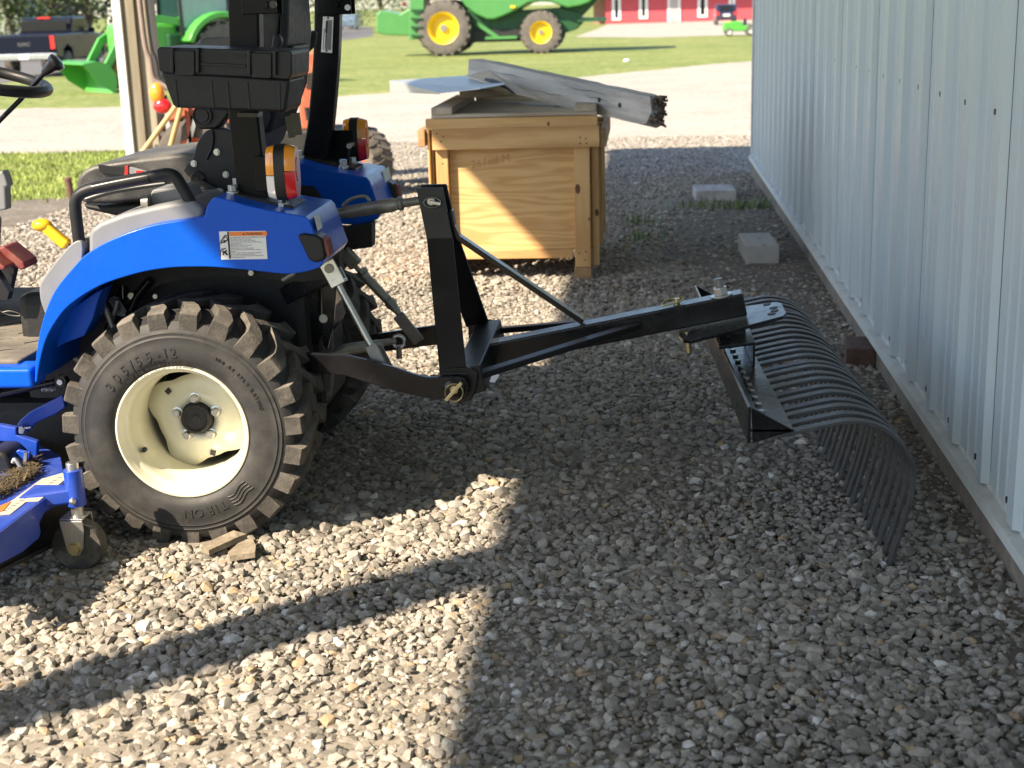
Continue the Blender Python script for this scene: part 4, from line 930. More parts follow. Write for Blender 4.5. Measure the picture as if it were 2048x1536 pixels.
b = MB(); b.lathe([(.009,-.022),(.024,-.022),(.026,0),(.024,.022),(.009,.022)], wc, (0,1,0), 20); b.build('caster_hub', K['steel'], ca, smooth=40)
# labels and clippings on the deck
lab = MB().prism([at(a_, b_, Z=ztop+.001) for a_, b_ in [(0,1031),(20,1029),(52,1004),(77,1003),(129,960),(126,946),(83,958),(60,975),(29,998),(0,1015)]], (0,0,.0008)).build('deck_label', mat('worn cream label', (0.50,0.45,0.38), 0.6, var=0.15, vs=25, dust=0.4, ds=14), MD)
for k_ in range(14):
    u_ = k_/13; a0, b0 = 6+u_*108, 1022-u_*66; MB().bar(at(a0,b0,Z=ztop+.0025), at(a0+9,b0-1.5,Z=ztop+.0025), .0016, .0004).build('label_print', K['ink'], lab)
MB().mm(-2.4,-1.56,3.75,4.66,.06,.30).build('spindle_dark_box', K['cast'], MD, bevel=.03)  # black box added over the spindles to darken the shaded deck top
MB().prism([at(0,1012,Z=ztop+.0025), at(22,1003,Z=ztop+.0025), at(8,1020,Z=ztop+.0025), at(0,1024,Z=ztop+.0025)], (0,0,.0008)).build('label_mark', K['orangelab'], lab)
b = MB()
for i in range(900):
    u, v = random.random(), random.random(); p = at(-10+u*86, 1004-u*52-v*32+random.gauss(0,3), Z=ztop)
    a_ = random.uniform(0,3.14); l_ = random.uniform(.008,.022); w_ = .0012; h_ = random.uniform(.001,.02)
    q = Vector((math.cos(a_)*l_, math.sin(a_)*l_, random.uniform(-.006,.006))); s_ = Vector((-math.sin(a_)*w_, math.cos(a_)*w_, 0)); p = p+Vector((0,0,h_))
    b.add([p-q-s_, p-q+s_, p+q+s_, p+q-s_], [(0,1,2,3)])
o = b.build('grass_clippings', mat('dry clippings', (0.10,0.075,0.042), 0.9, var=0.5, vs=60), MD, fix=False); o['kind'] = 'stuff'
# hangers, arm, belt cover
MB().prism(pxy([(34,850),(40,840),(60,823),(125,790),(130,815),(112,828),(75,845),(60,858),(50,868),(38,866)], 3.62), (0,.02,0)).build('lift_arm', K['dblue'], MD, bevel=.003)
c_ = at(45,857,Y=3.615); k = MB(); k.hexb(c_, (0,-1,0), .012, .014); k.tube([at(20,861,Y=3.605), at(33,858,Y=3.605), at(62,855,Y=3.605)], .003, 6); k.build('hanger_pin', K['zinc'], MD)
MB().prism(pxy([(-20,850),(0,850),(32,856),(32,870),(74,884),(72,940),(64,936),(58,905),(40,888),(0,882),(-20,882)], 3.52), (0,.02,0)).build('hanger_bracket', K['dblue'], MD, bevel=.003)
MB().prism(pxy([(25,910),(35,900),(60,905),(56,930),(40,928)], 3.47), (0,.012,0)).build('hanger_tab', K['dblue'], MD, bevel=.003)
MB().bar(at(52,905,Y=3.46), at(50,932,Y=3.46), .008, .008).build('hanger_bolt', K['zinc'], MD)
MB().tube(spline([at(26,925,Y=3.42), at(30,919,Y=3.42), at(36,925,Y=3.42), at(44,938,Y=3.42), at(54,947,Y=3.42)], 4), .0065, 10).build('hook_pin', K['zinc'], MD, smooth=60)
MB().prism(pxy([(-30,905),(0,905),(14,912),(24,935),(24,955),(0,975),(-30,985)], 3.42), (0,.14,0)).build('belt_cover', K['black'], MD, smooth=35, bevel=.012)
MB().cyl(at(2,912,Y=3.48)+Vector((0,0,-.004)), at(2,905,Y=3.48), .018, 16).build('cover_knob', K['black'], MD, smooth=40)
# ================================================================== tool box on the roll bar
TB = thing('toolbox', at(460,222,Y=3.45), 'black plastic toolbox with two latches strapped to the roll bar', 'toolbox')
body = MB().prism(pxy([(319,141),(345,211),(352,216),(566,225),(572,221),(580,158)], 3.37), (0,.16,0)).build('box_body', K['bplast'], TB, smooth=35, bevel=.010, seg=3)
for a_, b_ in ((352,160),(424,162),(456,163),(496,165),(560,168)):
    MB().bar(at(a_-2,b_,Y=3.3695), at(a_+3 if a_ < 500 else a_-1,214+(a_-350)*.03,Y=3.3695), .006, .003, (0,1,0)).build('rib', K['bplast'], body, bevel=.001)
lid = MB().prism(pxy([(313,100),(318,94),(580,102),(584,107),(583,150),(576,159),(540,156),(330,146),(318,142)], 3.36), (0,.185,0)).build('lid', K['bplast'], TB, smooth=35, bevel=.010, seg=3)
MB().bar(at(400,108,Y=3.357), at(492,112,Y=3.357), .004, .004).build('lid_rib', K['bplast'], lid)
MB().bar(at(400,128,Y=3.357), at(492,132,Y=3.357), .005, .006).build('lid_rib', K['bplast'], lid, bevel=.001)
for x0, x1, dy in ((346,389,0),(500,543,5)):
    lt = MB().prism(pxy([(x0,100+dy),(x1,102+dy),(x1,149+dy),(x1-6,152+dy),(x0+4,150+dy)], 3.353), (0,.010,0)).build('latch', K['bplast'], TB, bevel=.002)
    for xx in (x0-6, x1+2): MB().prism(pxy([(xx,95+dy),(xx+7,95+dy),(xx+7,146+dy),(xx,145+dy)], 3.349), (0,.016,0)).build('latch_guard', K['bplast'], lid, bevel=.002)
    for xx in (x0+11, x0+31): MB().prism(pxy([(xx,110+dy),(xx+4,110+dy),(xx+3,116+dy)], 3.3525), (0,.001,0)).build('latch_notch', K['ink'], lt)
MB().bar(at(480,228,Y=3.50), at(520,229,Y=3.50), .05, .01).build('clamp', K['bsatin'], TB)
b = MB(); b.bar(at(590,226,Y=3.52), at(596,270,Y=3.52), .01, .022); b.build('strap', K['bsatin'], TB)
b = MB(); b.bar(at(577,232,Y=3.56), at(585,275,Y=3.56), .01, .018); b.build('strap', K['bsatin'], TB)

# ================================================================== landscape rake
RK = thing('landscape_rake', (0.0, 4.0, 0), 'black landscape rake with curved steel tines, hitched behind the tractor', 'rake')
mirY = lambda v: Vector((v.x, 8.0-v.y, v.z))
mp = [at(859,376,Y=3.958), at(880,478,Y=3.950), at(907,750,Y=3.70)]
mn = MB().strip(mp, .074, .011, (1,0,0)).build('mast_plate', K['black'], RK, bevel=.002)
MB().strip([mirY(v) for v in mp], .074, .011, (1,0,0)).build('mast_plate', K['black'], RK, bevel=.002)
c_ = at(862,403,Y=3.945); pn = MB(); pn.cyl(c_, c_+Vector((0,.12,0)), .0105, 14); tp = pn.build('top_pin', K['zinc'], RK, smooth=40)
MB().tube([c_+Vector((.024*math.cos(a)+.004, -.006, .014*math.sin(a)-.003)) for a in [i*math.pi/8 for i in range(16)]], .0022, 6, closed=True).build('linch_ring', K['zinc'], tp, smooth=60)
MB().bar(c_+Vector((-.004,-.008,0)), c_+Vector((.028,-.008,-.006)), .007, .009).build('linch_pin', K['zinc'], tp, bevel=.001)
for m_ in (lambda v: v, mirY):
    s_ = m_(Vector((0,1,0))).y-4; s_ = 1 if m_(Vector((0,3,0))).y < 4 else -1
    pp = MB().prism([m_(v) for v in pxy([(884,738),(936,735),(956,745),(953,775),(944,800),(922,808),(896,798),(886,775)], 3.698)], (0,s_*.012,0)).build('pin_plate', K['black'], RK, bevel=.002)
c_ = at(908,780,Y=3.625)
hp = MB().cyl(c_, c_+Vector((0,.13,0)), .011, 16).build('hitch_pin', K['yzinc'], RK, smooth=40)
MB().tube([c_+Vector((.024*math.cos(a), -.004, .024*math.sin(a)-.006)) for a in [i*math.pi/10 for i in range(20)]], .0024, 6, closed=True).build('linch_ring', K['yzinc'], hp, smooth=60)
MB().bar(c_+Vector((.022,-.008,.022)), c_+Vector((-.022,-.008,-.026)), .009, .010, (0,1,0)).build('linch_pin', K['yzinc'], hp, bevel=.001)
MB().prism([(-.512,3.71,.395),(-.44,3.71,.405),(-.425,3.71,.335),(-.47,3.71,.318)], (0,.58,0)).build('cross_tube', K['black'], RK, bevel=.003)
Bd = lambda x: .362+(x+.475)*.196
beam = MB().bar((-.47,4.0,Bd(-.47)), (.284,4.0,Bd(.284)), .070, .066).build('main_beam', K['bsatin'], RK, bevel=.005, seg=3)
MB().prism(pxy([(944,683),(990,668),(992,676),(956,692)], 3.964), (0,.001,0)).build('maker_label', K['white'], beam) if False else None
MB().strip([at(901,420,Y=4.0), at(906,450,Y=4.0), at(918,474,Y=4.0), at(1166,642,Y=4.0)], .044, .015, (0,1,0)).build('brace', K['bsatin'], RK, bevel=.002)
g0, g1 = at(945,754,Y=3.72), at(1276,650,Y=3.958)
for m_ in (lambda v: v, mirY): MB().bar(m_(g0), m_(g1), .036, .017).build('side_brace', K['black'], RK, bevel=.002)
lb = MB().box((-.435, 4.0, Bd(-.435)+.0342), (.035,.055,.0008), Matrix.Rotation(-math.atan(.196),3,'Y')).build('serial_label', mat('faded label', (0.42,0.40,0.36), 0.6, var=0.2, vs=60), beam)
# pivot plate under the beam end
pz = lambda x: Bd(x)-.039
def onplate(px_, py_, dz=0.0):
    r = ray(px_, py_); # z = pz(x)+dz
    t = (CAM_H-(pz(0)+dz))/(.196*r.x-r.z); return CAM+t*r
near = [onplate(1358,671), onplate(1366,679), onplate(1382,681), onplate(1566,632), onplate(1573,626), onplate(1566,611), onplate(1556,601)]
poly = [Vector((v.x, min(v.y, 3.999), pz(v.x))) for v in near[:5]]
poly = [Vector((poly[0].x, 3.99, poly[0].z))]+poly[1:] if False else poly
full = poly+[mirY(v) for v in poly[::-1]]
pv = MB().prism(full, (0.0,0,-.010)).build('pivot_plate', K['bsatin'], RK, bevel=.002)
for a_, b_ in ((1534,608),(1547,615),(1549,621),(1543,627),(1383,664)):
    v = onplate(a_, b_, .0008); MB().tube([v, v+Vector((-.193,0,.981))*.0008], .0115, 16).build('hole', K['ink'], pv)
nt_ = at(1443,582,Y=3.99); nt_ = Vector((nt_.x, 3.99, Bd(nt_.x)+.0335)); up_ = Vector((-.193,0,.981))
bo = MB().tube([nt_, nt_+up_*.050], .012, 16).build('pivot_bolt', K['steel'], RK, smooth=40)
MB().tube([nt_+up_*(.026+.0011*i) for i in range(24)], [.0125 if i % 2 else .0108 for i in range(24)], 16).build('thread', K['steel'], bo)
MB().tube([nt_+up_*.0005, nt_+up_*.004], .031, 28).build('washer', K['zinc'], bo)
MB().hexb(nt_+up_*.004, up_, .021, .022).build('nut', K['zinc'], bo, bevel=.002)
qp = at(1345,604,Y=3.975); qp = Vector((qp.x, 3.985, Bd(qp.x)+.034))
kp = MB().box(qp+Vector((0,0,.001)), (.075,.06,.004), Matrix.Rotation(-math.atan(.196),3,'Y')).build('keeper_plate', K['bsatin'], RK)
ring = [qp+Vector(v) for v in ((-.030,-.020,.006),(-.020,.012,.012),(.020,.020,.020),(.030,.012,.020),(.020,-.008,.014),(-.022,-.024,.007))]
MB().tube(spline(ring, 4, True), .0028, 6, closed=True).build('pull_ring', K['yzinc'], kp, smooth=60)
MB().cyl(qp+Vector((.012,0,.0)), qp+Vector((.012,0,.022)), .009, 14).build('lock_pin', K['yzinc'], kp, smooth=40)
lp = at(1374,684,Y=3.93); lk = MB().tube([lp+Vector((0,0,.03)), lp+Vector((.006,0,-.030))], .0085, 12).build('lock_pin_end', K['yzinc'], RK, smooth=40)
MB().tube([lp+Vector((-.024,-.004,-.020)), lp+Vector((0,-.004,-.026)), lp+Vector((.022,-.004,-.022))], .0018, 6).build('cotter', K['yzinc'], lk)
# tool bar: angle iron with mount box
Y0, Y1, XF = 3.27, 4.755, .244
tbx = lambda y: -.05*(y-Y0)
mb_ = MB().prism([(.203,3.800,.422),(.304,3.850,.422),(.300,4.14,.422),(.190,4.14,.422)], (0,0,.008)); mb_.prism([(.2985,3.852,.3585),(.2985,3.852,.4215),(.292,4.14,.4215),(.292,4.14,.3585)], (.006,0,0)); mb_.build('mount_bracket', K['bsatin'], RK, bevel=.002)
mb_ = MB().mm(.215,.285,3.95,4.10,.4305,pz(.215)-.010); mb_.build('mount_block', K['bsatin'], RK)
def tb_prism(x0, x1, z0, z1): return MB().prism([(x0+tbx(Y0),Y0,z0),(x1+tbx(Y0),Y0,z0),(x1+tbx(Y1),Y1,z0),(x0+tbx(Y1),Y1,z0)], (0,0,z1-z0))
tb_prism(XF, XF+.007, .322, .412).build('toolbar_flange', K['bsatin'], RK, bevel=.002)
tbm = tb_prism(XF+.008, .352, .3505, .3575).build('toolbar_plate', K['bsatin'], RK, bevel=.001)
for y_ in (Y0, Y1-.006): MB().prism([(XF+.0075+tbx(y_),y_,.411),(.352+tbx(y_),y_,.354),(XF+.012+tbx(y_),y_,.322)], (0,.006,0)).build('end_gusset', K['bsatin'], RK, bevel=.001)
tp_px = [(1560,869),(1585,865),(1650,851),(1697,843),(1740,847),(1775,861),(1806,888),(1826,923),(1830,950),(1822,1001),(1806,1056),(1790,1103),(1777,1138)]
tpath = [v-Vector((0,v.y,0)) for v in spline(pxy(tp_px, 3.27), 3)]
NT = 24
for i in range(NT):
    y_ = Y0+.0155+i*(Y1-Y0-.031)/(NT-1)
    if i == 0:
        t0 = MB().strip([v+Vector((0,y_,-.004 if k < 4 else -.003)) for k, v in enumerate(tpath)], .0300, .0090, (0,1,0)).build('tine', K['tine'], RK, smooth=40, bevel=.0014)
    else:
        t = t0.copy(); COL.objects.link(t); t.parent = RK; t.location = t0.location+Vector((tbx(y_-.0155)+random.gauss(0,.0015), y_-Y0-.0155, random.gauss(0,.0012))); t.rotation_euler = (0, random.gauss(0,.004), random.gauss(0,.003))
bolt0 = None
for i in range(NT):
    y_ = Y0+.0155+i*(Y1-Y0-.031)/(NT-1)
    if bolt0 is None: bolt0 = MB().hexb((.294, y_, .3576), (0,0,1), .0085, .006).build('bolt', K['zinc'], tbm, bevel=.001)
    else:
        t = bolt0.copy(); COL.objects.link(t); t.parent = tbm; t.location = bolt0.location+Vector((tbx(y_-.0155), y_-Y0-.0155, 0)); t.rotation_euler = (0,0,random.uniform(0,1))

# ================================================================== shipping crate
K['pine'] = wood('crate pine', (0.50,0.28,0.11), (0.68,0.44,0.20), axis=0, scale=16, dist=3.2, ring=5, rough=0.7)
K['pinev'] = wood('crate pine upright', (0.52,0.30,0.12), (0.68,0.44,0.20), axis=2, scale=16, dist=3.2, ring=5, rough=0.7, knots=True)
K['ply'] = wood('crate plywood', (0.58,0.34,0.135), (0.72,0.48,0.22), axis=0, scale=9, dist=6.0, ring=13, rough=0.65, bump=0.1)
K['pined'] = wood('crate pine lengthways', (0.36,0.21,0.10), (0.52,0.35,0.19), axis=1, scale=16, dist=3.2, ring=5, rough=0.75)
K['greyw'] = wood('weathered grey timber', (0.37,0.355,0.335), (0.55,0.535,0.51), axis=0, scale=45, dist=13.0, ring=3, rough=0.85, bump=0.6)
K['greyp'] = wood('weathered plank', (0.36,0.30,0.23), (0.52,0.45,0.36), axis=1, scale=16, dist=2.6, ring=5, rough=0.8)
K['greyply'] = wood('weathered plywood', (0.38,0.32,0.25), (0.54,0.48,0.40), axis=0, scale=9, dist=1.9, ring=9, rough=0.8)
c8 = lambda x, y: (820+x/3.071, 80+y/3.071)
def cq(x0, y0, x1, y1, Y): 
    a, b = at(*c8(x0,y0), Y=Y), at(*c8(x1,y1), Y=Y); return min(a.x,b.x), max(a.x,b.x), min(a.z,b.z), max(a.z,b.z)
CR = thing('shipping_crate', (-.65, 7.5, 0), 'pine and plywood shipping crate standing on the gravel', 'crate')
def cbox(name, q, y0, y1, m, bevel=.003): return MB().mm(q[0], q[1], y0, y1, q[2], q[3]).build(name, m, CR, bevel=bevel)
q = cq(262,655,1003,1290,7.06); pnl = cbox('panel', (q[0]-.02,q[1]+.02,q[2],q[3]+.05), 7.062, 7.074, K['ply'])
b = MB(); o0 = at(*c8(375,790), Y=7.0605); vs, fs = text_mesh('261ml M', .055, lambda x, y, z: (o0.x+x, 7.0612, o0.z+y+x*.17), 0.0)
b.add(vs, fs).build('pencil_writing', mat('faint pencil', (0.47,0.27,0.11), 0.8, var=0.1), pnl, fix=False)
cbox('top_rail', cq(135,548,1165,655,7.0), 6.985, 7.020, K['pine'])
q = cq(155,655,262,1480,7.02); zf = q[2]; q = (q[0],q[1],0.105,q[3]+.11); cbox('corner_post', q, 7.022, 7.060, K['pinev'])
q = cq(1003,655,1112,1395,7.02); cbox('corner_post', (q[0],q[1],q[2],q[3]+.11), 7.022, 7.060, K['pinev'])
qf = cq(1010,1397,1115,1482,7.02); cbox('skid', (qf[0],qf[1],-.01,q[2]-.002), 7.024, 7.95, K['pined'])
ql = cq(155,1397,262,1482,7.02); cbox('skid', (ql[0],ql[1],-.01,.10), 7.024, 7.95, K['pined'])
cbox('bottom_rail', cq(264,1292,1001,1337,7.04), 7.030, 7.061, K['pine'])
q = cq(108,655,152,1400,7.05); cbox('side_post', (q[0],q[1],.105,q[3]+.08), 7.045, 7.135, K['pinev'])
q = cq(1114,655,1163,1382,7.07); cbox('side_post', (q[0],q[1],q[2],q[3]+.08), 7.062, 7.152, K['pinev']); rx = q[1]
cbox('side_panel', (rx-.045, rx-.033, .13, .72), 7.16, 7.90, K['ply'])
cbox('side_post', (rx-.03, rx+.012, .10, .73), 7.86, 7.95, K['pinev'])
cbox('side_post', (rx-.03, rx+.010, .10, .73), 7.48, 7.57, K['pinev'])
q = cq(46,552,95,655,7.04); cbox('side_rail', q, 7.03, 7.99, K['pined']); lx = q[0]
q = cq(1167,548,1206,655,7.04); cbox('side_rail', q, 7.03, 7.99, K['pined'])
cbox('side_panel', (lx+.05, lx+.062, .13, .72), 7.14, 7.90, K['ply'])
cbox('back_panel', (lx+.07, rx-.06, .12, .76), 7.93, 7.945, K['ply'])
ld = cbox('lid_frame', cq(95,486,1152,532,7.0), 6.992, 7.028, K['pine'])
zl = at(*c8(300,484), Y=7.0).z; xr = cq(0,0,1155,10,7.0)[1]; xl = cq(97,0,100,10,7.0)[0]
cbox('lid_sheet', (xl+.01, xr-.01, zl+.004, zl+.022), 7.0, 7.98, K['greyply'])
MB().mm(xl+.012, xl+.115, 6.99, 7.97, zl+.0225, zl+.056).build('lid_batten', K['greyp'], CR, bevel=.004)
MB().mm(xr-.118, xr-.012, 6.99, 7.97, zl+.0225, zl+.056).build('lid_batten', K['greyp'], CR, bevel=.004)
MB().mm(xl+.13, xr-.13, 7.88, 7.97, zl+.0225, zl+.056).build('lid_batten', K['greyply'], CR, bevel=.004)
zt = zl+.056
for a_, b_, y_ in ((165,575,6.9845),(205,595,6.9845),(1045,600,6.9845),(1080,605,6.9845),(1045,635,6.9845),(1085,635,6.9845),(190,625,6.9845),(1080,1300,7.0215),(1075,1350,7.0215),(1040,1310,7.0215),(200,760,7.0215),(230,900,7.0215)):
    v_ = at(*c8(a_,b_), Y=y_); MB().cyl(v_, v_+Vector((0,.0006,0)), .0042, 8).build('nail', K['ink'], CR)
K['knot'] = mat('pine knot', (0.14,0.065,0.03), 0.7, var=0.4, vs=60)
for a_, b_, y_, s_ in ((1030,915,7.0214,.018),(1148,1060,7.0614,.014),(850,515,6.9914,.008),(1100,1100,7.0214,.007)):
    v_ = at(*c8(a_,b_), Y=y_); o = MB().cyl((0,0,0), (0,.0006,0), s_, 16).build('knot', K['knot'], CR); o.location = v_-OFF[CR]; o.scale = (.7,1,1.35)
# weathered timber lying across the crate (built along its own x axis, then laid in place)
A_, B_ = at(950,143,Y=7.86), at(1312,222,Y=6.86)
d_ = B_-A_; TL = d_.length; dh = d_.normalized(); sy_ = Vector((0,0,1)).cross(dh).normalized(); uz_ = dh.cross(sy_)
b = MB(); vs = []; n_ = 18
for i in range(n_+1):
    rag = .012 if i == n_ else .0020
    for (s_, u_) in ((-1,-1),(0,-1.02),(1,-1),(1.02,0),(1,1),(0,1.02),(-1,1),(-1.02,0)):
        vs.append(Vector((TL*i/n_+random.gauss(0,rag), s_*.044+random.gauss(0,rag*.6), u_*.068+random.gauss(0,rag*.6))))
fs = [tuple(range(8)), tuple(n_*8+i for i in range(8))[::-1]]
for i in range(n_):
    for k in range(8): fs.append((i*8+k, (i+1)*8+k, (i+1)*8+(k+1)%8, i*8+(k+1)%8))
tm = b.add(vs, fs).build('timber', K['greyw'], None, smooth=50)
tc_ = OFF[tm].copy(); mt = Matrix((dh, sy_, uz_)).transposed().to_4x4(); mt.translation = A_+mt.to_3x3()@tc_; tm.matrix_world = mt
tag(tm, 'grey weathered timber with a rotten end lying across the crate', 'timber')
fs_ = -1 if (mt.to_3x3()@Vector((0,1,0))).y > 0 else 1
for a_, zz_ in ((1222,.004),(1260,.0)):
    k = (a_-950)/(1312-950)*TL; MB().tube([(k,fs_*.0455,zz_),(k,fs_*.0468,zz_)], .012, 14).build('bolt_hole', K['ink'], tm)
for x0_, z0_, l_ in ((.18,.03,.30),(.55,-.02,.22),(.75,.035,.35),(.3,-.035,.18),(.95,.01,.16)):
    MB().tube([(x0_+l_*q_/6, fs_*.0452, z0_+.004*math.sin(q_*1.7+x0_*9)) for q_ in range(7)], [.0004,.0010,.0014,.0012,.0014,.0010,.0004], 5).build('crack', K['ink'], tm)
rot = MB()
for i in range(120):
    c_ = Vector((TL-random.uniform(-.004,.03), random.uniform(-.042,.042), random.uniform(-.066,.066)))
    rot.bar(c_, c_+Vector((random.uniform(.01,.045), random.gauss(0,.006), random.gauss(0,.008))), random.uniform(.004,.013), random.uniform(.004,.014))
rot.build('rotten_end', mat('rotten wood', (0.15,0.11,0.08), 0.95, var=0.6, vs=40, bump=0.6, bs=60), tm)
# props under it, board and sheet
pz0 = zt+.001
for i in range(2):
    o = MB().box((A_.x+.10, 7.72, pz0+.018+i*.037), (.34,.10,.035), Matrix.Rotation(R_(8-14*i),3,'Z')).build('board_offcut', K['greyp'], None, bevel=.003)
    tag(o, ('lower' if i == 0 else 'upper')+' of two board offcuts propping the timber on the crate', 'board', 'offcuts on the crate')
P_ = [at(933,153,Y=7.45), at(976,142,Y=7.42), at(1078,199,Y=7.02), at(1030,188,Y=7.0)]
bd = MB().prism(P_, (0,.003,.006)).build('propped_board', mat('pale board', (0.50,0.45,0.38), 0.7, var=0.1, vs=10), None)
tag(bd, 'thin pale board with a dark curved mark leaning under the timber', 'board')
nn = (P_[1]-P_[0]).cross(P_[3]-P_[0]).normalized(); nn = nn if nn.dot(CAM-P_[0]) > 0 else -nn
def onb(px_, py_):
    r = ray(px_, py_); t = (P_[0]-CAM).dot(nn)/r.dot(nn); return CAM+t*r
MB().tube([onb(a, b)+nn*.001 for a, b in ((972,160),(985,164),(1000,170),(1015,178),(1030,188))], [.010,.016,.014,.010,.004], 6).build('dark_mark', K['ink'], bd)
zs_ = zt+.05
S_ = [at(779,164,Y=8.35), at(935,150,Y=9.0), at(985,168,Y=8.0), at(960,186,Y=7.45), at(878,184,Y=7.5)]
S_ = [Vector((v.x, v.y, zt+.08+.02*math.sin(v.x*7))) for v in (at(779,164,Z=zt+.08), at(935,151,Z=zt+.08), at(985,150,Z=zt+.08), at(1010,178,Z=zt+.08), at(960,186,Z=zt+.08), at(880,183,Z=zt+.08))]
sh = MB().prism(S_, (0,0,.003)); s2 = S_[0]; sh.prism([S_[0], S_[0]+Vector((0,0,-.06)), S_[0]+Vector((.05,-.06,-.05)), S_[5]+Vector((0,0,-.004)), S_[5]], (0,.002,0))
tag(sh.build('sheet_metal', mat('galvanised sheet', (0.46,0.48,0.50), 0.4, metal=0.5, var=0.1, vs=6, dust=0.2), None), 'bent galvanised metal sheet sticking out left from the crate top', 'metal sheet')

# ================================================================== loose blocks and litter
def block(name, px0, px1, ybase, h, depth, m, label, cat, rz=0, **kw):
    a, b_ = ground_at(px0, ybase), ground_at(px1, ybase); w = abs(b_.x-a.x); z0 = gz(a.y)-.012
    bb = MB().box((0,0,h/2), (w,depth,h)); o = bb.build(name, m, None, bevel=.006)
    o.location = ((a.x+b_.x)/2, a.y+depth/2, z0); o.rotation_euler = (0,0,R_(rz)); return tag(o, label, cat)
K['blockw'] = wood('pale timber block', (0.30,0.29,0.28), (0.42,0.405,0.39), axis=1, scale=10, dist=2.0, ring=3, rough=0.85, bump=0.2)
K['blockd'] = mat('old timber block', (0.42,0.41,0.41), 0.9, var=0.35, vs=9, bump=0.4, bs=40, stretch=(1,.3,1))
block('timber_block', 1390, 1472, 403, .085, .34, K['blockd'], 'wide flat grey timber block beside the weeds near the wall', 'block', 2)
b1 = block('timber_block', 1489, 1556, 529, .11, .42, K['blockw'], 'pale square-cut timber block with two nail holes near the wall', 'block', 2)
for y_ in (.02, -.19):
    MB().cyl((b1.location.x+.01, b1.location.y+y_, b1.location.z+.1102), (b1.location.x+.01, b1.location.y+y_, b1.location.z+.1112), .010, 10).build('nail_hole', K['ink'], b1).location = Vector((.01, y_, .1107))
block('brick', 1697, 1757, 735, .085, .20, mat('dark red brick', (0.11,0.065,0.055), 0.95, var=0.35, vs=14, bump=0.5, bs=50), 'dark red brick at the foot of the metal wall behind the rake', 'brick', -6)
K['scrap'] = mat('dirty wood scrap', (0.24,0.20,0.15), 0.9, var=0.35, vs=25, bump=0.4, bs=80)
def flake(name, pts, th, m, label, cat, z=.02):
    v = [ground_at(a, b)+Vector((0,0,z+random.uniform(0,.012))) for a, b in pts]
    return tag(MB().prism(v, (0,0,th)).build(name, m, None), label, cat)
flake('wood_scrap', [(404,1120),(412,1112),(470,1093),(496,1096),(480,1104),(420,1128)], .014, K['scrap'], 'flat grey brown wood scrap beside the rear tyre', 'wood scrap')
flake('wood_scrap', [(458,1130),(478,1112),(506,1100),(514,1122),(512,1136),(462,1138)], .014, K['scrap'], 'pale pointed wood scrap lying on the gravel below the tyre', 'wood scrap')
flake('paper_scrap', [(956,768),(972,757),(1000,775),(990,788),(980,783)], .002, K['white'], 'white paper scrap on the gravel under the rake mast', 'paper', .035)
lit = MB().ball(ground_at(1253,124)+Vector((0,0,.04)), .07, 10, 7, (1.4,.8,.7)); tag(lit.build('litter_bag', K['white'], None, smooth=60), 'white bag of litter lying on the far lawn', 'litter')
sk_ = ground_at(143,398); tag(MB().tube([sk_+Vector((0,0,-.02)), sk_+Vector((-.01,0,.14)), sk_+Vector((-.012,0,.145)), sk_+Vector((-.012,0,.165))], [.028,.026,.032,.030], 12).build('rusty_stake', mat('rusty iron', (0.13,0.075,0.05), 0.9, var=0.4, vs=30, bump=0.4), None, smooth=40), 'short rusty iron stake at the edge of the grass', 'stake')
# ================================================================== background machines
K['jdg'] = mat('green machine paint', (0.06,0.23,0.06), 0.45, var=0.08, vs=1.5, coat=0.3)
K['jdd'] = mat('dark green machine paint', (0.012,0.075,0.025), 0.5, var=0.15, vs=1.5)
K['jdl'] = mat('bright green tractor paint', (0.075,0.36,0.05), 0.45, var=0.06, vs=1.5, coat=0.3)
K['jdy'] = mat('yellow wheel paint', (0.80,0.52,0.01), 0.45, var=0.06, vs=2)
K['bgtyre'] = mat('dusty big tyre', (0.11,0.098,0.088), 0.85, var=0.25, vs=4, dust=0.5, ds=4, dcol=(0.2,0.17,0.14))
K['glass'] = mat('tinted glass', (0.012,0.015,0.018), 0.12, var=0.1, spec=0.3)
K['cabglass'] = mat('pale cab glass', (0.22,0.33,0.33), 0.1, var=0.1, coat=0.5)
K['orange'] = mat('faded orange paint', (0.42,0.10,0.045), 0.6, var=0.2, vs=5, dust=0.3, ds=5)
K['orange2'] = mat('orange rim paint', (0.55,0.13,0.04), 0.6, var=0.15, vs=5)
K['handle'] = wood('tool handle wood', (0.42,0.28,0.12), (0.58,0.42,0.20), axis=2, scale=12, dist=2, ring=3)
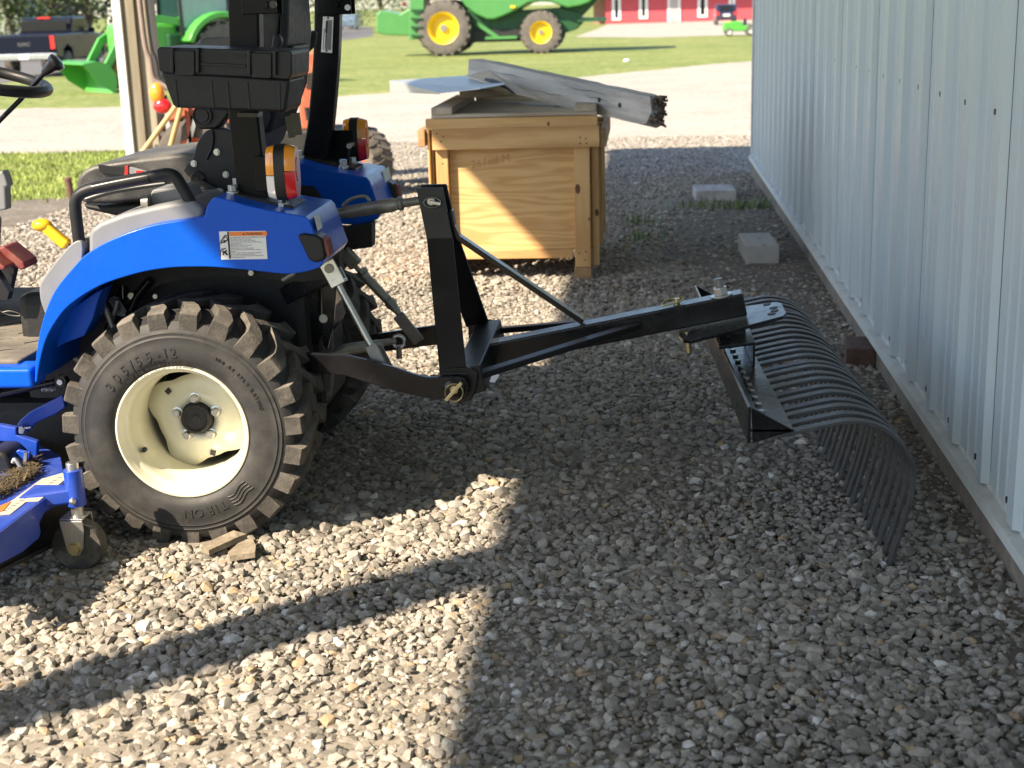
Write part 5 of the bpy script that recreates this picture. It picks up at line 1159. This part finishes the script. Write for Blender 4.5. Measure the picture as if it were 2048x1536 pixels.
def big_wheel(parent, c, R, w, rim_r, sg, rimm, nl=22, name='wheel', lug=.05, axis=(0,1,0)):
    """sg points from the outer face inwards along +axis"""
    c = Vector(c); b = MB(); ax = Vector(axis)
    b.lathe([(rim_r, sg*.04*w),(R*.80,-sg*.0),(R*.92,sg*.05*w),(R-lug,sg*.16*w),(R-lug*.8,sg*.5*w),(R-lug,sg*.84*w),(R*.92,sg*.95*w),(rim_r,sg*w)], c, axis, 56)
    u = ax.cross(Vector((0,0,1))).normalized(); z = Vector((0,0,1))
    for side in (0, 1):
        for k in range(nl):
            a0 = 2*math.pi*(k+side*.5)/nl; vs = []
            for t, ao, rb in ((.06,0,R-lug*1.5),(.3,.05,R-lug*1.1),(.56,.16,R-lug)):
                tt = t if side == 0 else 1-t
                for da, r_ in ((-.075,rb),(-.055,R),(.055,R),(.075,rb)):
                    a = a0+ao+da; vs.append(c+u*r_*math.cos(a)+z*r_*math.sin(a)+ax*sg*w*tt)
            fs = [(0,1,2,3),(11,10,9,8)]+[(4*i+q,4*i+4+q,4*i+5+q,4*i+1+q) for i in range(2) for q in range(3)]
            b.add(vs, fs)
    wh = b.build(name, K['bgtyre'], parent, smooth=35)
    r = MB(); r.lathe([(0,sg*.30*w),(rim_r*.28,sg*.28*w),(rim_r*.32,sg*.36*w),(rim_r*.75,sg*.36*w),(rim_r*.86,sg*.10*w),(rim_r*.99,sg*.03*w),(rim_r*1.01,sg*.06*w),(rim_r*1.01,sg*.9*w)], c, axis, 40)
    r.build('rim', rimm, wh, smooth=35)
    h = MB(); h.lathe([(0,sg*.2*w),(rim_r*.2,sg*.2*w),(rim_r*.24,sg*.3*w)], c, axis, 20); h.build('hub', K['steel'], wh, smooth=40)
    return wh
# ---- combine harvester
CY = 55.0
def gA(pts, Y): return pxy(pts, Y)
cb = ground_at(960,112)
CO = thing('combine_harvester', (cb.x, CY+1.6, gz(CY)), 'green combine harvester with yellow wheels parked on the far lawn', 'combine')
ctr = lambda px_, py_, R: Vector((at(px_,py_,Y=CY).x, 0, gz(CY)+R))
fw, rw = ctr(886,60,1.04), ctr(1081,66,.79)
for y_, sg in ((CY,1),(CY+3.3,-1)):
    big_wheel(CO, (fw.x,y_,gz(CY)+1.02), 1.04, .75, .60, sg, K['jdy'], 20, 'front_wheel', .07)
    big_wheel(CO, (rw.x,y_+.1*sg,gz(CY)+.77), .79, .55, .42, sg, K['jdy'], 20, 'rear_wheel', .06)
D = 2.2
MB().prism(gA([(915,-10),(930,12),(950,28),(974,39),(988,39),(1010,31),(1033,20),(1057,6),(1075,3),(1100,4),(1118,10),(1135,16),(1160,12),(1180,5),(1195,-20),(1185,-90),(1100,-125),(960,-125),(905,-100),(900,-40)], CY+.2), (0,2.9,0)).build('side_shield', K['jdg'], CO, smooth=35, bevel=.08, seg=3)
MB().prism(gA([(920,20),(1045,20),(1120,15),(1160,25),(1165,45),(1150,60),(1130,66),(1110,50),(1060,70),(1040,78),(950,80),(925,60)], CY+.8), (0,1.9,0)).build('chassis', K['jdd'], CO, bevel=.03)
MB().bar(at(955,47,Y=CY+.6), at(998,76,Y=CY+.6), .3, .14).build('auger_tube', K['jdg'], CO)
MB().bar(at(972,76,Y=CY+.6), at(1035,74,Y=CY+.6), .5, .10).build('lower_sill', K['jdg'], CO)
MB().prism(gA([(752,30),(760,20),(800,28),(850,-5),(850,62),(830,72),(770,70),(753,66)], CY+1.0), (0,1.5,0)).build('feeder_house', K['jdg'], CO, bevel=.05)
MB().prism(gA([(820,-30),(848,-30),(848,78),(818,80),(818,60)], CY+.1), (0,.5,0)).build('ladder_panel', K['jdg'], CO, bevel=.03)
for i in range(4): MB().bar(at(822,20+i*17,Y=CY+.05), at(845,20+i*17,Y=CY+.05), .2, .06).build('ladder_step', K['jdd'], CO)
MB().prism(gA([(800,-120),(905,-120),(905,-20),(860,0),(800,0)], CY+.7), (0,1.9,0)).build('cab', K['glass'], CO, bevel=.08)
MB().prism(gA([(1155,36),(1212,36),(1212,42),(1155,44)], CY+.6), (0,2.0,0)).build('rear_shelf', K['jdd'], CO)
MB().prism(gA([(1120,-10),(1180,-30),(1195,0),(1165,30),(1140,50),(1120,50)], CY+.9), (0,1.6,0)).build('rear_hood', K['jdd'], CO, bevel=.04)
MB().prism(gA([(1130,44),(1150,44),(1149,52),(1131,52)], CY+.85), (0,.02,0)).build('badge', K['jdy'], CO)
MB().prism(gA([(1020,11),(1031,11),(1030,16),(1021,16)], CY+.15), (0,.02,0)).build('badge', K['jdy'], CO)
MB().mm(fw.x+.9, rw.x-.6, CY+.6, CY+2.6, gz(CY)+.45, gz(CY)+.9).build('belly', K['cast'], CO)
for a_, b_, m_ in ((808,8,K['redp']),(849,10,K['orange2'])): MB().ball(at(a_,b_,Y=CY+.5), .09, 10, 7).build('marker_light', m_, CO, smooth=60)
# ---- green loader tractor
GT = thing('loader_tractor', (-9.75, 32.35, gz(32)), 'bright green tractor with cab and front loader bucket on the lawn', 'tractor', rz=math.atan2(-.66,-.75), local=True)
for sy in (-1, 1):
    big_wheel(GT, (0,sy*.80,.62), .63, .36, .33, -sy, K['jdy'], 18, 'rear_wheel', .04)
    big_wheel(GT, (1.6,sy*.70,.40), .40, .25, .2, -sy, K['jdy'], 16, 'front_wheel', .03)
    arc = [(.82*math.cos(R_(a)), .62+.82*math.sin(R_(a))) for a in range(20,165,12)]; inn = [(.70*math.cos(R_(a)), .62+.70*math.sin(R_(a))) for a in range(164,19,-12)]
    MB().prism([(x, sy*.42, z) for x, z in arc+inn], (0,sy*.44,0)).build('fender', K['jdl'], GT, smooth=40, bevel=.03)
    MB().strip([(.7,sy*.48,1.25),(1.3,sy*.48,1.35),(2.0,sy*.48,.95),(2.35,sy*.48,.40)], .09, .14, (0,1,0)).build('loader_arm', K['jdl'], GT, bevel=.01)
    MB().bar((.85,sy*.48,.5), (.85,sy*.48,1.35), .12, .2).build('loader_post', K['jdl'], GT)
    MB().ball((-.62,sy*.62,1.22), .07, 10, 7).build('tail_lamp', K['red'], GT, smooth=60)
    for x_ in (-.25, .75): MB().bar((x_,sy*.55,1.0), (x_,sy*.5,2.15), .06, .06).build('cab_post', K['ink'], GT)
    MB().mm(-.22,.72,sy*.535-.008,sy*.535+.008,1.15,2.1).build('cab_glass', K['cabglass'], GT)
MB().mm(-.27,-.255,-.48,.48,1.3,2.1).build('cab_glass', K['cabglass'], GT)
MB().mm(-.35,.85,-.62,.62,2.15,2.3).build('cab_roof', K['jdl'], GT, bevel=.05)
MB().mm(-.5,1.0,-.42,.42,.45,1.05).build('chassis', K['jdd'], GT, bevel=.05)
MB().mm(.75,1.95,-.33,.33,.65,1.25).build('hood', K['jdl'], GT, bevel=.08)
MB().prism([(-.66,-.22,1.25),(-.66,.22,1.25),(-.66,0,1.64)], (-.02,0,0)).build('slow_vehicle_sign', K['orangelab'], GT)
bp = [(2.86,.56),(2.6,.60),(2.38,.54),(2.25,.36),(2.24,.18),(2.30,.0)]
b = MB(); b.strip([(x,0,z) for x, z in bp], 1.55, .02, (0,1,0)); bk_ = b.build('bucket', K['jdl'], GT, smooth=40)
for sy in (-1, 1): MB().prism([(x, sy*.775, z) for x, z in bp]+[(2.62,sy*.775,.22)], (0,sy*.015,0)).build('end_plate', K['jdl'], bk_)
GT.scale = (1.13,1.13,1.13)
# ---- pickup truck
K['truck'] = mat('dark navy truck paint', (0.006,0.009,0.02), 0.3, var=0.05, vs=1, spec=0.18)
K['chrome'] = mat('bumper chrome', (0.62,0.63,0.65), 0.22, metal=0.9)
w0 = ground_at(135,150); hd = R_(5)
def tl2w(x, y): return Vector((x*math.cos(hd)-y*math.sin(hd), x*math.sin(hd)+y*math.cos(hd), 0))
o_ = w0-tl2w(1.0, 1.25)+Vector((.2,0,0))
PT = thing('pickup_truck', (o_.x, o_.y, gz(w0.y)), 'dark pickup truck with chrome bumper on the road, seen from behind', 'pickup', rz=hd, local=True)
MB().prism([(-.98,.05,.62),(-.98,0,1.38),(-.98,2.05,1.40),(-.98,4.25,1.38),(-.98,5.5,1.28),(-.98,5.75,1.05),(-.98,5.75,.55),(-.98,5.35,.5),(-.98,5.30,.85),(-.98,4.85,1.0),(-.98,4.40,.85),(-.98,4.35,.5),(-.98,1.75,.5),(-.98,1.70,.85),(-.98,1.25,1.0),(-.98,.80,.85),(-.98,.75,.58)], (1.96,0,0)).build('body', K['truck'], PT, smooth=35, bevel=.06, seg=3)
MB().prism([(-.86,2.05,1.38),(-.80,2.25,1.90),(-.80,3.7,1.93),(-.86,4.45,1.38)], (1.72,0,0)).build('cab', K['truck'], PT, smooth=35, bevel=.07, seg=3)
MB().mm(-.75,.75,2.06,2.10,1.47,1.80).build('rear_window', K['glass'], PT)
for sx in (-1,1):
    MB().prism([(sx*.86,2.35,1.46),(sx*.835,2.45,1.82),(sx*.835,3.0,1.83),(sx*.86,3.0,1.46)], (sx*.012,0,0)).build('side_window', K['glass'], PT)
    MB().prism([(sx*.86,3.08,1.46),(sx*.835,3.08,1.83),(sx*.835,3.6,1.82),(sx*.86,4.1,1.46)], (sx*.012,0,0)).build('side_window', K['glass'], PT)
    MB().box((sx*.90,-.025,1.12), (.14,.09,.44)).build('tail_lamp', K['red'], PT, bevel=.02)
    MB().box((sx*1.05,3.85,1.45), (.2,.1,.18)).build('mirror', K['truck'], PT, bevel=.03)
    MB().box((sx*.985,2.6,1.22), (.03,.2,.04)).build('door_handle', K['truck'], PT)
    for y_ in (1.25, 4.85): big_wheel(PT, (sx*1.0,y_,.40), .41, .28, .25, -sx, K['chrome'], 24, 'wheel', .015, (1,0,0))
MB().mm(-.82,.82,-.045,-.004,.78,1.34).build('tailgate', K['truck'], PT, bevel=.02)
MB().box((0,-.08,.68), (1.95,.22,.22)).build('bumper', K['chrome'], PT, bevel=.04)
MB().box((0,-.195,.68), (.32,.012,.16)).build('number_plate', K['white'], PT)
MB().box((0,2.22,1.90), (.42,.06,.06)).build('brake_lamp', K['red'], PT)
b = MB(); vs, fs = text_mesh('GMC', .17, lambda x, y, z: (x, -.048-z, 1.02+y), .006, 1.15, 'CENTER'); b.add(vs, fs).build('tailgate_lettering', K['bar'], PT)
for ch_ in PT.children: pass
PT.scale = (.95,.95,.90)
# ---- orange tractor behind the blue one
OT = thing('orange_tractor', (-3.0, 10.9, gz(10.9)), 'faded orange compact tractor standing behind the blue tractor', 'tractor')
zg = gz(10.9)
for y_, sg in ((10.42,1),(11.4,-1)):
    big_wheel(OT, (-3.30,y_,zg+.31), .33, .26, .17, sg, K['orange2'], 18, 'rear_wheel', .03)
fwc = at(722,330,Y=10.75)
big_wheel(OT, (fwc.x-.02,10.62,zg+.235), .245, .20, .14, 1, K['orange2'], 18, 'front_wheel', .012, (.72,.70,0))
big_wheel(OT, (fwc.x-.1,11.35,zg+.235), .245, .20, .14, -1, K['orange2'], 18, 'front_wheel', .012)
MB().prism(pxy([(596,225),(600,120),(610,104),(628,100),(650,112),(652,240),(640,262),(600,262)], 10.75), (0,.40,0)).build('hood', K['orange'], OT, smooth=35, bevel=.03, seg=3)
for i in range(4): MB().bar(at(612,150+i*8,Y=10.745), at(634,146+i*8,Y=10.745), .012, .02).build('grille_slot', K['ink'], OT)
for i in range(3): MB().bar(at(612+i*8,215,Y=10.74), at(616+i*8,240,Y=10.74), .03, .02).build('guard_slot', K['ink'], OT)
MB().mm(-3.45,-2.3,10.72,11.15,zg+.25,zg+.50).build('chassis', K['cast'], OT, bevel=.03)
MB().prism(pxy([(335,238),(350,222),(395,215),(470,222),(560,230),(600,262),(470,300),(350,290)], 10.8), (0,.3,0)).build('body', K['orange'], OT, bevel=.02)
fd = MB().prism(pxy([(328,232),(352,214),(392,210),(396,225),(340,242)], 10.42), (0,.25,0)).build('fender', K['orange'], OT, bevel=.01)
b = MB().ball(at(314,186,Y=10.45), .066, 14, 10, (.9,.6,1.15)); o = b.build('signal_lamp', K['amber'], OT, smooth=60)
b = MB().ball(at(325,212,Y=10.45), .066, 14, 10, (1.1,.6,.85)); o = b.build('tail_lamp', K['red'], OT, smooth=60)
MB().tube([at(330,190,Y=10.5), at(340,225,Y=10.5)], .012, 8).build('lamp_stalk', K['cast'], OT)
for a_, b_ in (((372,210),(384,300)), ((392,235),(372,310))): MB().bar(at(*a_,Y=10.40), at(*b_,Y=10.40), .02, .03).build('linkage', K['orange'] if a_[0] < 380 else K['zinc'], OT)
for a_, b_, lab in (((352,212),(272,322),'leftmost of two pale wooden tool handles leaning on the orange tractor'), ((362,214),(336,312),'steeper of two pale wooden tool handles leaning on the orange tractor')):
    p0, p1 = at(*a_,Y=10.36), at(*b_,Y=10.25); p1 = p1+(p1-p0)*.25
    tag(MB().tube([p0, p1], .019, 10).build('tool_handle', K['handle'], None, smooth=50), lab, 'tool handle', 'tool handles')
# ---- red building
K['redwall'] = mat('red wall paint', (0.50,0.07,0.09), 0.7, var=0.06, vs=0.5)
K['bwhite'] = mat('white window trim', (0.75,0.74,0.72), 0.6, var=0.04)
K['brickpale'] = mat('tan brick', (0.35,0.20,0.15), 0.9, var=0.2, vs=3)
RY = 132.0; zb = gz(RY)
xl_, xr_ = at(1211,40,Y=RY).x, 22.0
RB = thing('red_building', ((xl_+xr_)/2, RY+5, zb), 'long red building with white-framed narrow windows across the far drive', 'building')
MB().mm(xl_, xr_, RY, RY+10, zb-.2, zb+2.75).build('wall', K['redwall'], RB)
MB().mm(at(1186,40,Y=RY).x, xl_-.05, RY+1.5, RY+9, zb-.2, zb+2.7).build('brick_wing', K['brickpale'], RB)
MB().prism([(xl_-3,RY-1.35,zb+2.75),(xl_-3,RY+5,zb+4.6),(xl_-3,RY+11,zb+2.75)], (xr_-xl_+4,0,0)).build('roof', mat('grey roof', (0.2,0.2,0.2), 0.8), RB)
for a_, c_, bt in ((1224,1242,41),(1278,1296,38),(1395,1415,35),(1457,1470,33)):
    x0, x1 = at(a_,30,Y=RY).x, at(c_,30,Y=RY).x; z0 = at(a_,bt,Y=RY).z
    f = MB().mm(x0, x1, RY-.08, RY-.003, z0, zb+2.3).build('window', K['bwhite'], RB)
    MB().mm(x0+.26, x1-.26, RY-.10, RY-.082, z0+.24, zb+2.1).build('pane', K['glass'], f)
dr = MB().mm(at(1335,30,Y=RY).x, at(1361,30,Y=RY).x, RY-.10, RY-.003, zb+.02, zb+2.3).build('door', K['bwhite'], RB)
x0, x1 = at(1340,30,Y=RY).x, at(1356,30,Y=RY).x; MB().mm(x0, x1, RY-.12, RY-.103, zb+.06, zb+2.2).build('door_leaf', mat('grey door', (0.42,0.38,0.38), 0.6), dr)
# ---- dark car and green mower by the wall corner
VY = 112.0; zv = gz(VY)
CA = thing('parked_car', (at(1453,45,Y=VY).x, VY+1.5, zv), 'dark purple car parked before the red building', 'car')
x0, x1 = at(1432,45,Y=VY).x, at(1474,45,Y=VY).x
MB().prism([(x0,VY,zv+.35),(x0,VY,zv+.95),(x0,VY+.5,zv+1.5),(x0,VY+2.6,zv+1.5),(x0,VY+3.4,zv+1.0),(x0,VY+4.3,zv+.85),(x0,VY+4.3,zv+.35)], (x1-x0,0,0)).build('body', mat('dark purple paint', (0.025,0.02,0.05), 0.2, coat=0.8), CA, smooth=35, bevel=.12, seg=3)
MB().prism([(x0+.22,VY+.03,zv+1.0),(x1-.22,VY+.03,zv+1.0),(x1-.3,VY+.40,zv+1.42),(x0+.3,VY+.40,zv+1.42)], (0,-.02,.01)).build('rear_window', K['glass'], CA)
for sx in (x0+.12, x1-.12):
    MB().box((sx,VY-.01,zv+.85), (.2,.06,.25)).build('tail_lamp', K['red'], CA)
    for y_ in (.8, 3.4):
        s_ = 1 if sx < (x0+x1)/2 else -1; big_wheel(CA, (sx-.13*s_,VY+y_,zv+.32), .33, .22, .2, s_, K['chrome'], 20, 'wheel', .01, (1,0,0))
MB().box(((x0+x1)/2,VY-.02,zv+.72), (.5,.02,.16)).build('number_plate', K['white'], CA)
MY = 75.0; zm = gz(MY)
x0 = at(1446,60,Y=MY).x
GM = thing('ride_on_mower', (x0+.9, MY+.6, zm), 'green ride-on mower at the far corner of the metal wall', 'mower')
MB().prism([(x0,MY,zm+.25),(x0+.05,MY,zm+.68),(x0+.9,MY,zm+.74),(x0+1.0,MY,zm+.50),(x0+2.0,MY,zm+.55),(x0+2.0,MY,zm+.2)], (0,1.0,0)).build('body', K['jdl'], GM, bevel=.05)
MB().mm(x0+1.05,x0+1.2,MY+.25,MY+.75,zm+.4,zm+.85).build('seat', K['ink'], GM, bevel=.03)
MB().mm(x0+.15,x0+.75,MY+.02,MY+.98,zm+.665,zm+.70).build('hood_stripe', K['jdy'], GM)
for x_, R in ((x0+.3,.2),(x0+1.4,.27)):
    for y_, sg in ((MY-.06,1),(MY+1.06,-1)): big_wheel(GM, (x_,y_,zm+R), R, .2, R*.5, sg, K['bwhite'], 14, 'wheel', .015)

# ================================================================== buildings and trees at the far edge
SB = thing('siding_building', (-34, 74, gz(74)), 'grey green sided building behind the pickup truck', 'building')
K['siding'] = mat('grey green siding', (0.26,0.30,0.27), 0.7, var=0.06, vs=1)
for i in range(26): MB().mm(-47+i*.6, -47+i*.6+.58, 72, 72.1, gz(72)-.1, 3.2).build('siding_panel', K['siding'], SB)
MB().mm(-47.1, -31.4, 72.12, 80, gz(72)-.1, 3.2).build('wall', K['siding'], SB)
MB().prism([(-48,71.2,3.2),(-48,76,4.8),(-48,81,3.2)], (17,0,0)).build('roof', mat('brown shingle', (0.12,0.10,0.09), 0.9), SB)
HX = at(315,20,Y=88).x
WH = thing('white_house', (HX, 90, gz(88)), 'white house far behind the green loader tractor', 'building')
MB().mm(HX-3.2, HX+3.0, 88, 95, gz(88)-.1, 3.0).build('wall', K['bwhite'], WH)
MB().prism([(HX-3.6,87.5,3.0),(HX-3.6,91.5,5.0),(HX-3.6,95.5,3.0)], (7,0,0)).build('roof', mat('grey shingle', (0.15,0.15,0.16), 0.9), WH)
f = MB().mm(HX-1.6, HX-.6, 87.93, 87.998, .6, 2.0).build('window', K['siding'], WH); MB().mm(HX-1.5, HX-.7, 87.90, 87.927, .7, 1.9).build('pane', K['glass'], f)
K['bark'] = mat('bark', (0.10,0.075,0.055), 0.95, var=0.3, vs=6, bump=0.6, bs=12)
def leaf_mat(name, c): return mat(name, c, 0.65, var=0.45, vs=0.8)
LEAF = [leaf_mat('dark leaf', (0.045,0.075,0.022)), leaf_mat('mid leaf', (0.075,0.115,0.03)), leaf_mat('olive leaf', (0.10,0.125,0.045))]
def tree(name, x, y, h, r, zc0, m, label, n=2600, ls=.16, cat='tree', group='trees at the far edge'):
    z0 = gz(y); T = thing(name, (x,y,z0), label, cat, group)
    tr = MB(); top = z0+h*.8
    tr.tube(spline([(x,y,z0-.1),(x+random.gauss(0,.1),y,z0+h*.25),(x+random.gauss(0,.2),y,z0+h*.5),(x,y,top)],4), [max(.03,.035*h*(1-k/13)) for k in range(13)], 8)
    for k in range(7):
        a = random.uniform(0,6.28); zb_ = z0+h*random.uniform(.2,.6); l_ = r*random.uniform(.5,.9)
        tr.tube([(x,y,zb_),(x+math.cos(a)*l_*.5,y+math.sin(a)*l_*.5,zb_+l_*.3),(x+math.cos(a)*l_,y+math.sin(a)*l_,zb_+l_*.45)], [.012*h,.008*h,.003*h], 6)
    tr.build('trunk', K['bark'], T, smooth=50)
    cl = []
    for _ in range(46):
        u = Vector((random.gauss(0,1),random.gauss(0,1),random.gauss(0,1))).normalized()*random.uniform(.35,1)
        cl.append((Vector((x+u.x*r, y+u.y*r, z0+zc0+(h-zc0)*(.5+.5*u.z))), r*random.uniform(.18,.36)))
    b = MB()
    for _ in range(n):
        c, cr = random.choice(cl); p = c+Vector((random.gauss(0,1),random.gauss(0,1),random.gauss(0,.8)))*cr*.55
        u = Vector((random.gauss(0,1),random.gauss(0,1),random.gauss(0,1))).normalized(); w = u.cross(Vector((0,0,1))).normalized() if abs(u.z) < .95 else Vector((1,0,0))
        s_ = ls*random.uniform(.6,1.4); v = u.cross(w)
        b.add([p-w*s_*.5, p+v*s_*.5, p+w*s_*.5, p-v*s_*.5], [(0,1,2,3)])
    b.build('crown', m, T, fix=False)
def px_tree(px_, Y, *a, **k): tree('leafy_tree', at(px_, 20, Y=Y).x, Y, *a, **k)
px_tree(-120, 68, 7, 3.2, .2, LEAF[0], 'dark leafy tree beyond the left end of the pickup truck')
px_tree(20, 64, 6, 2.6, .9, LEAF[1], 'mid green tree behind the pickup bed')
px_tree(100, 66, 7, 2.8, .6, LEAF[2], 'olive green tree behind the pickup cab')
px_tree(180, 64, 6.5, 2.5, .1, LEAF[0], 'dark tree behind the pickup hood')
px_tree(232, 70, 7.5, 2.8, .2, LEAF[0], 'dark tree right behind the white post')
px_tree(400, 100, 8, 4, .2, LEAF[1], 'mid green tree beyond the cab of the loader tractor')
px_tree(500, 105, 8, 4, .2, LEAF[2], 'olive tree far behind the roll bar')
px_tree(610, 120, 9, 4.5, .3, LEAF[1], 'leafy green tree far behind the seat back')
px_tree(700, 150, 9, 4.5, .5, LEAF[2], 'pale tree at the bend of the road')
px_tree(760, 140, 9, 4.5, .2, LEAF[1], 'broad green tree left of the combine')
px_tree(835, 150, 10, 5, .2, LEAF[0], 'dark tree behind the combine cab')
FC = thing('road_car', (at(698,40,Y=140).x, 140, gz(140)), 'small blue grey car far along the road', 'car'); xx = at(698,40,Y=140).x
MB().prism([(xx-.9,139,gz(140)+.3),(xx-.9,139,gz(140)+.95),(xx-.9,139.6,gz(140)+1.45),(xx-.9,141.5,gz(140)+1.45),(xx-.9,142.5,gz(140)+.9),(xx-.9,143,gz(140)+.3)], (1.8,0,0)).build('body', mat('blue grey paint', (0.12,0.17,0.24), 0.3, coat=0.6), FC, bevel=.1)
for sx in (-1,1): big_wheel(FC, (xx+sx*.9,139.8,gz(140)+.3), .32, .2, .2, -sx, K['chrome'], 16, 'wheel', .01, (1,0,0))
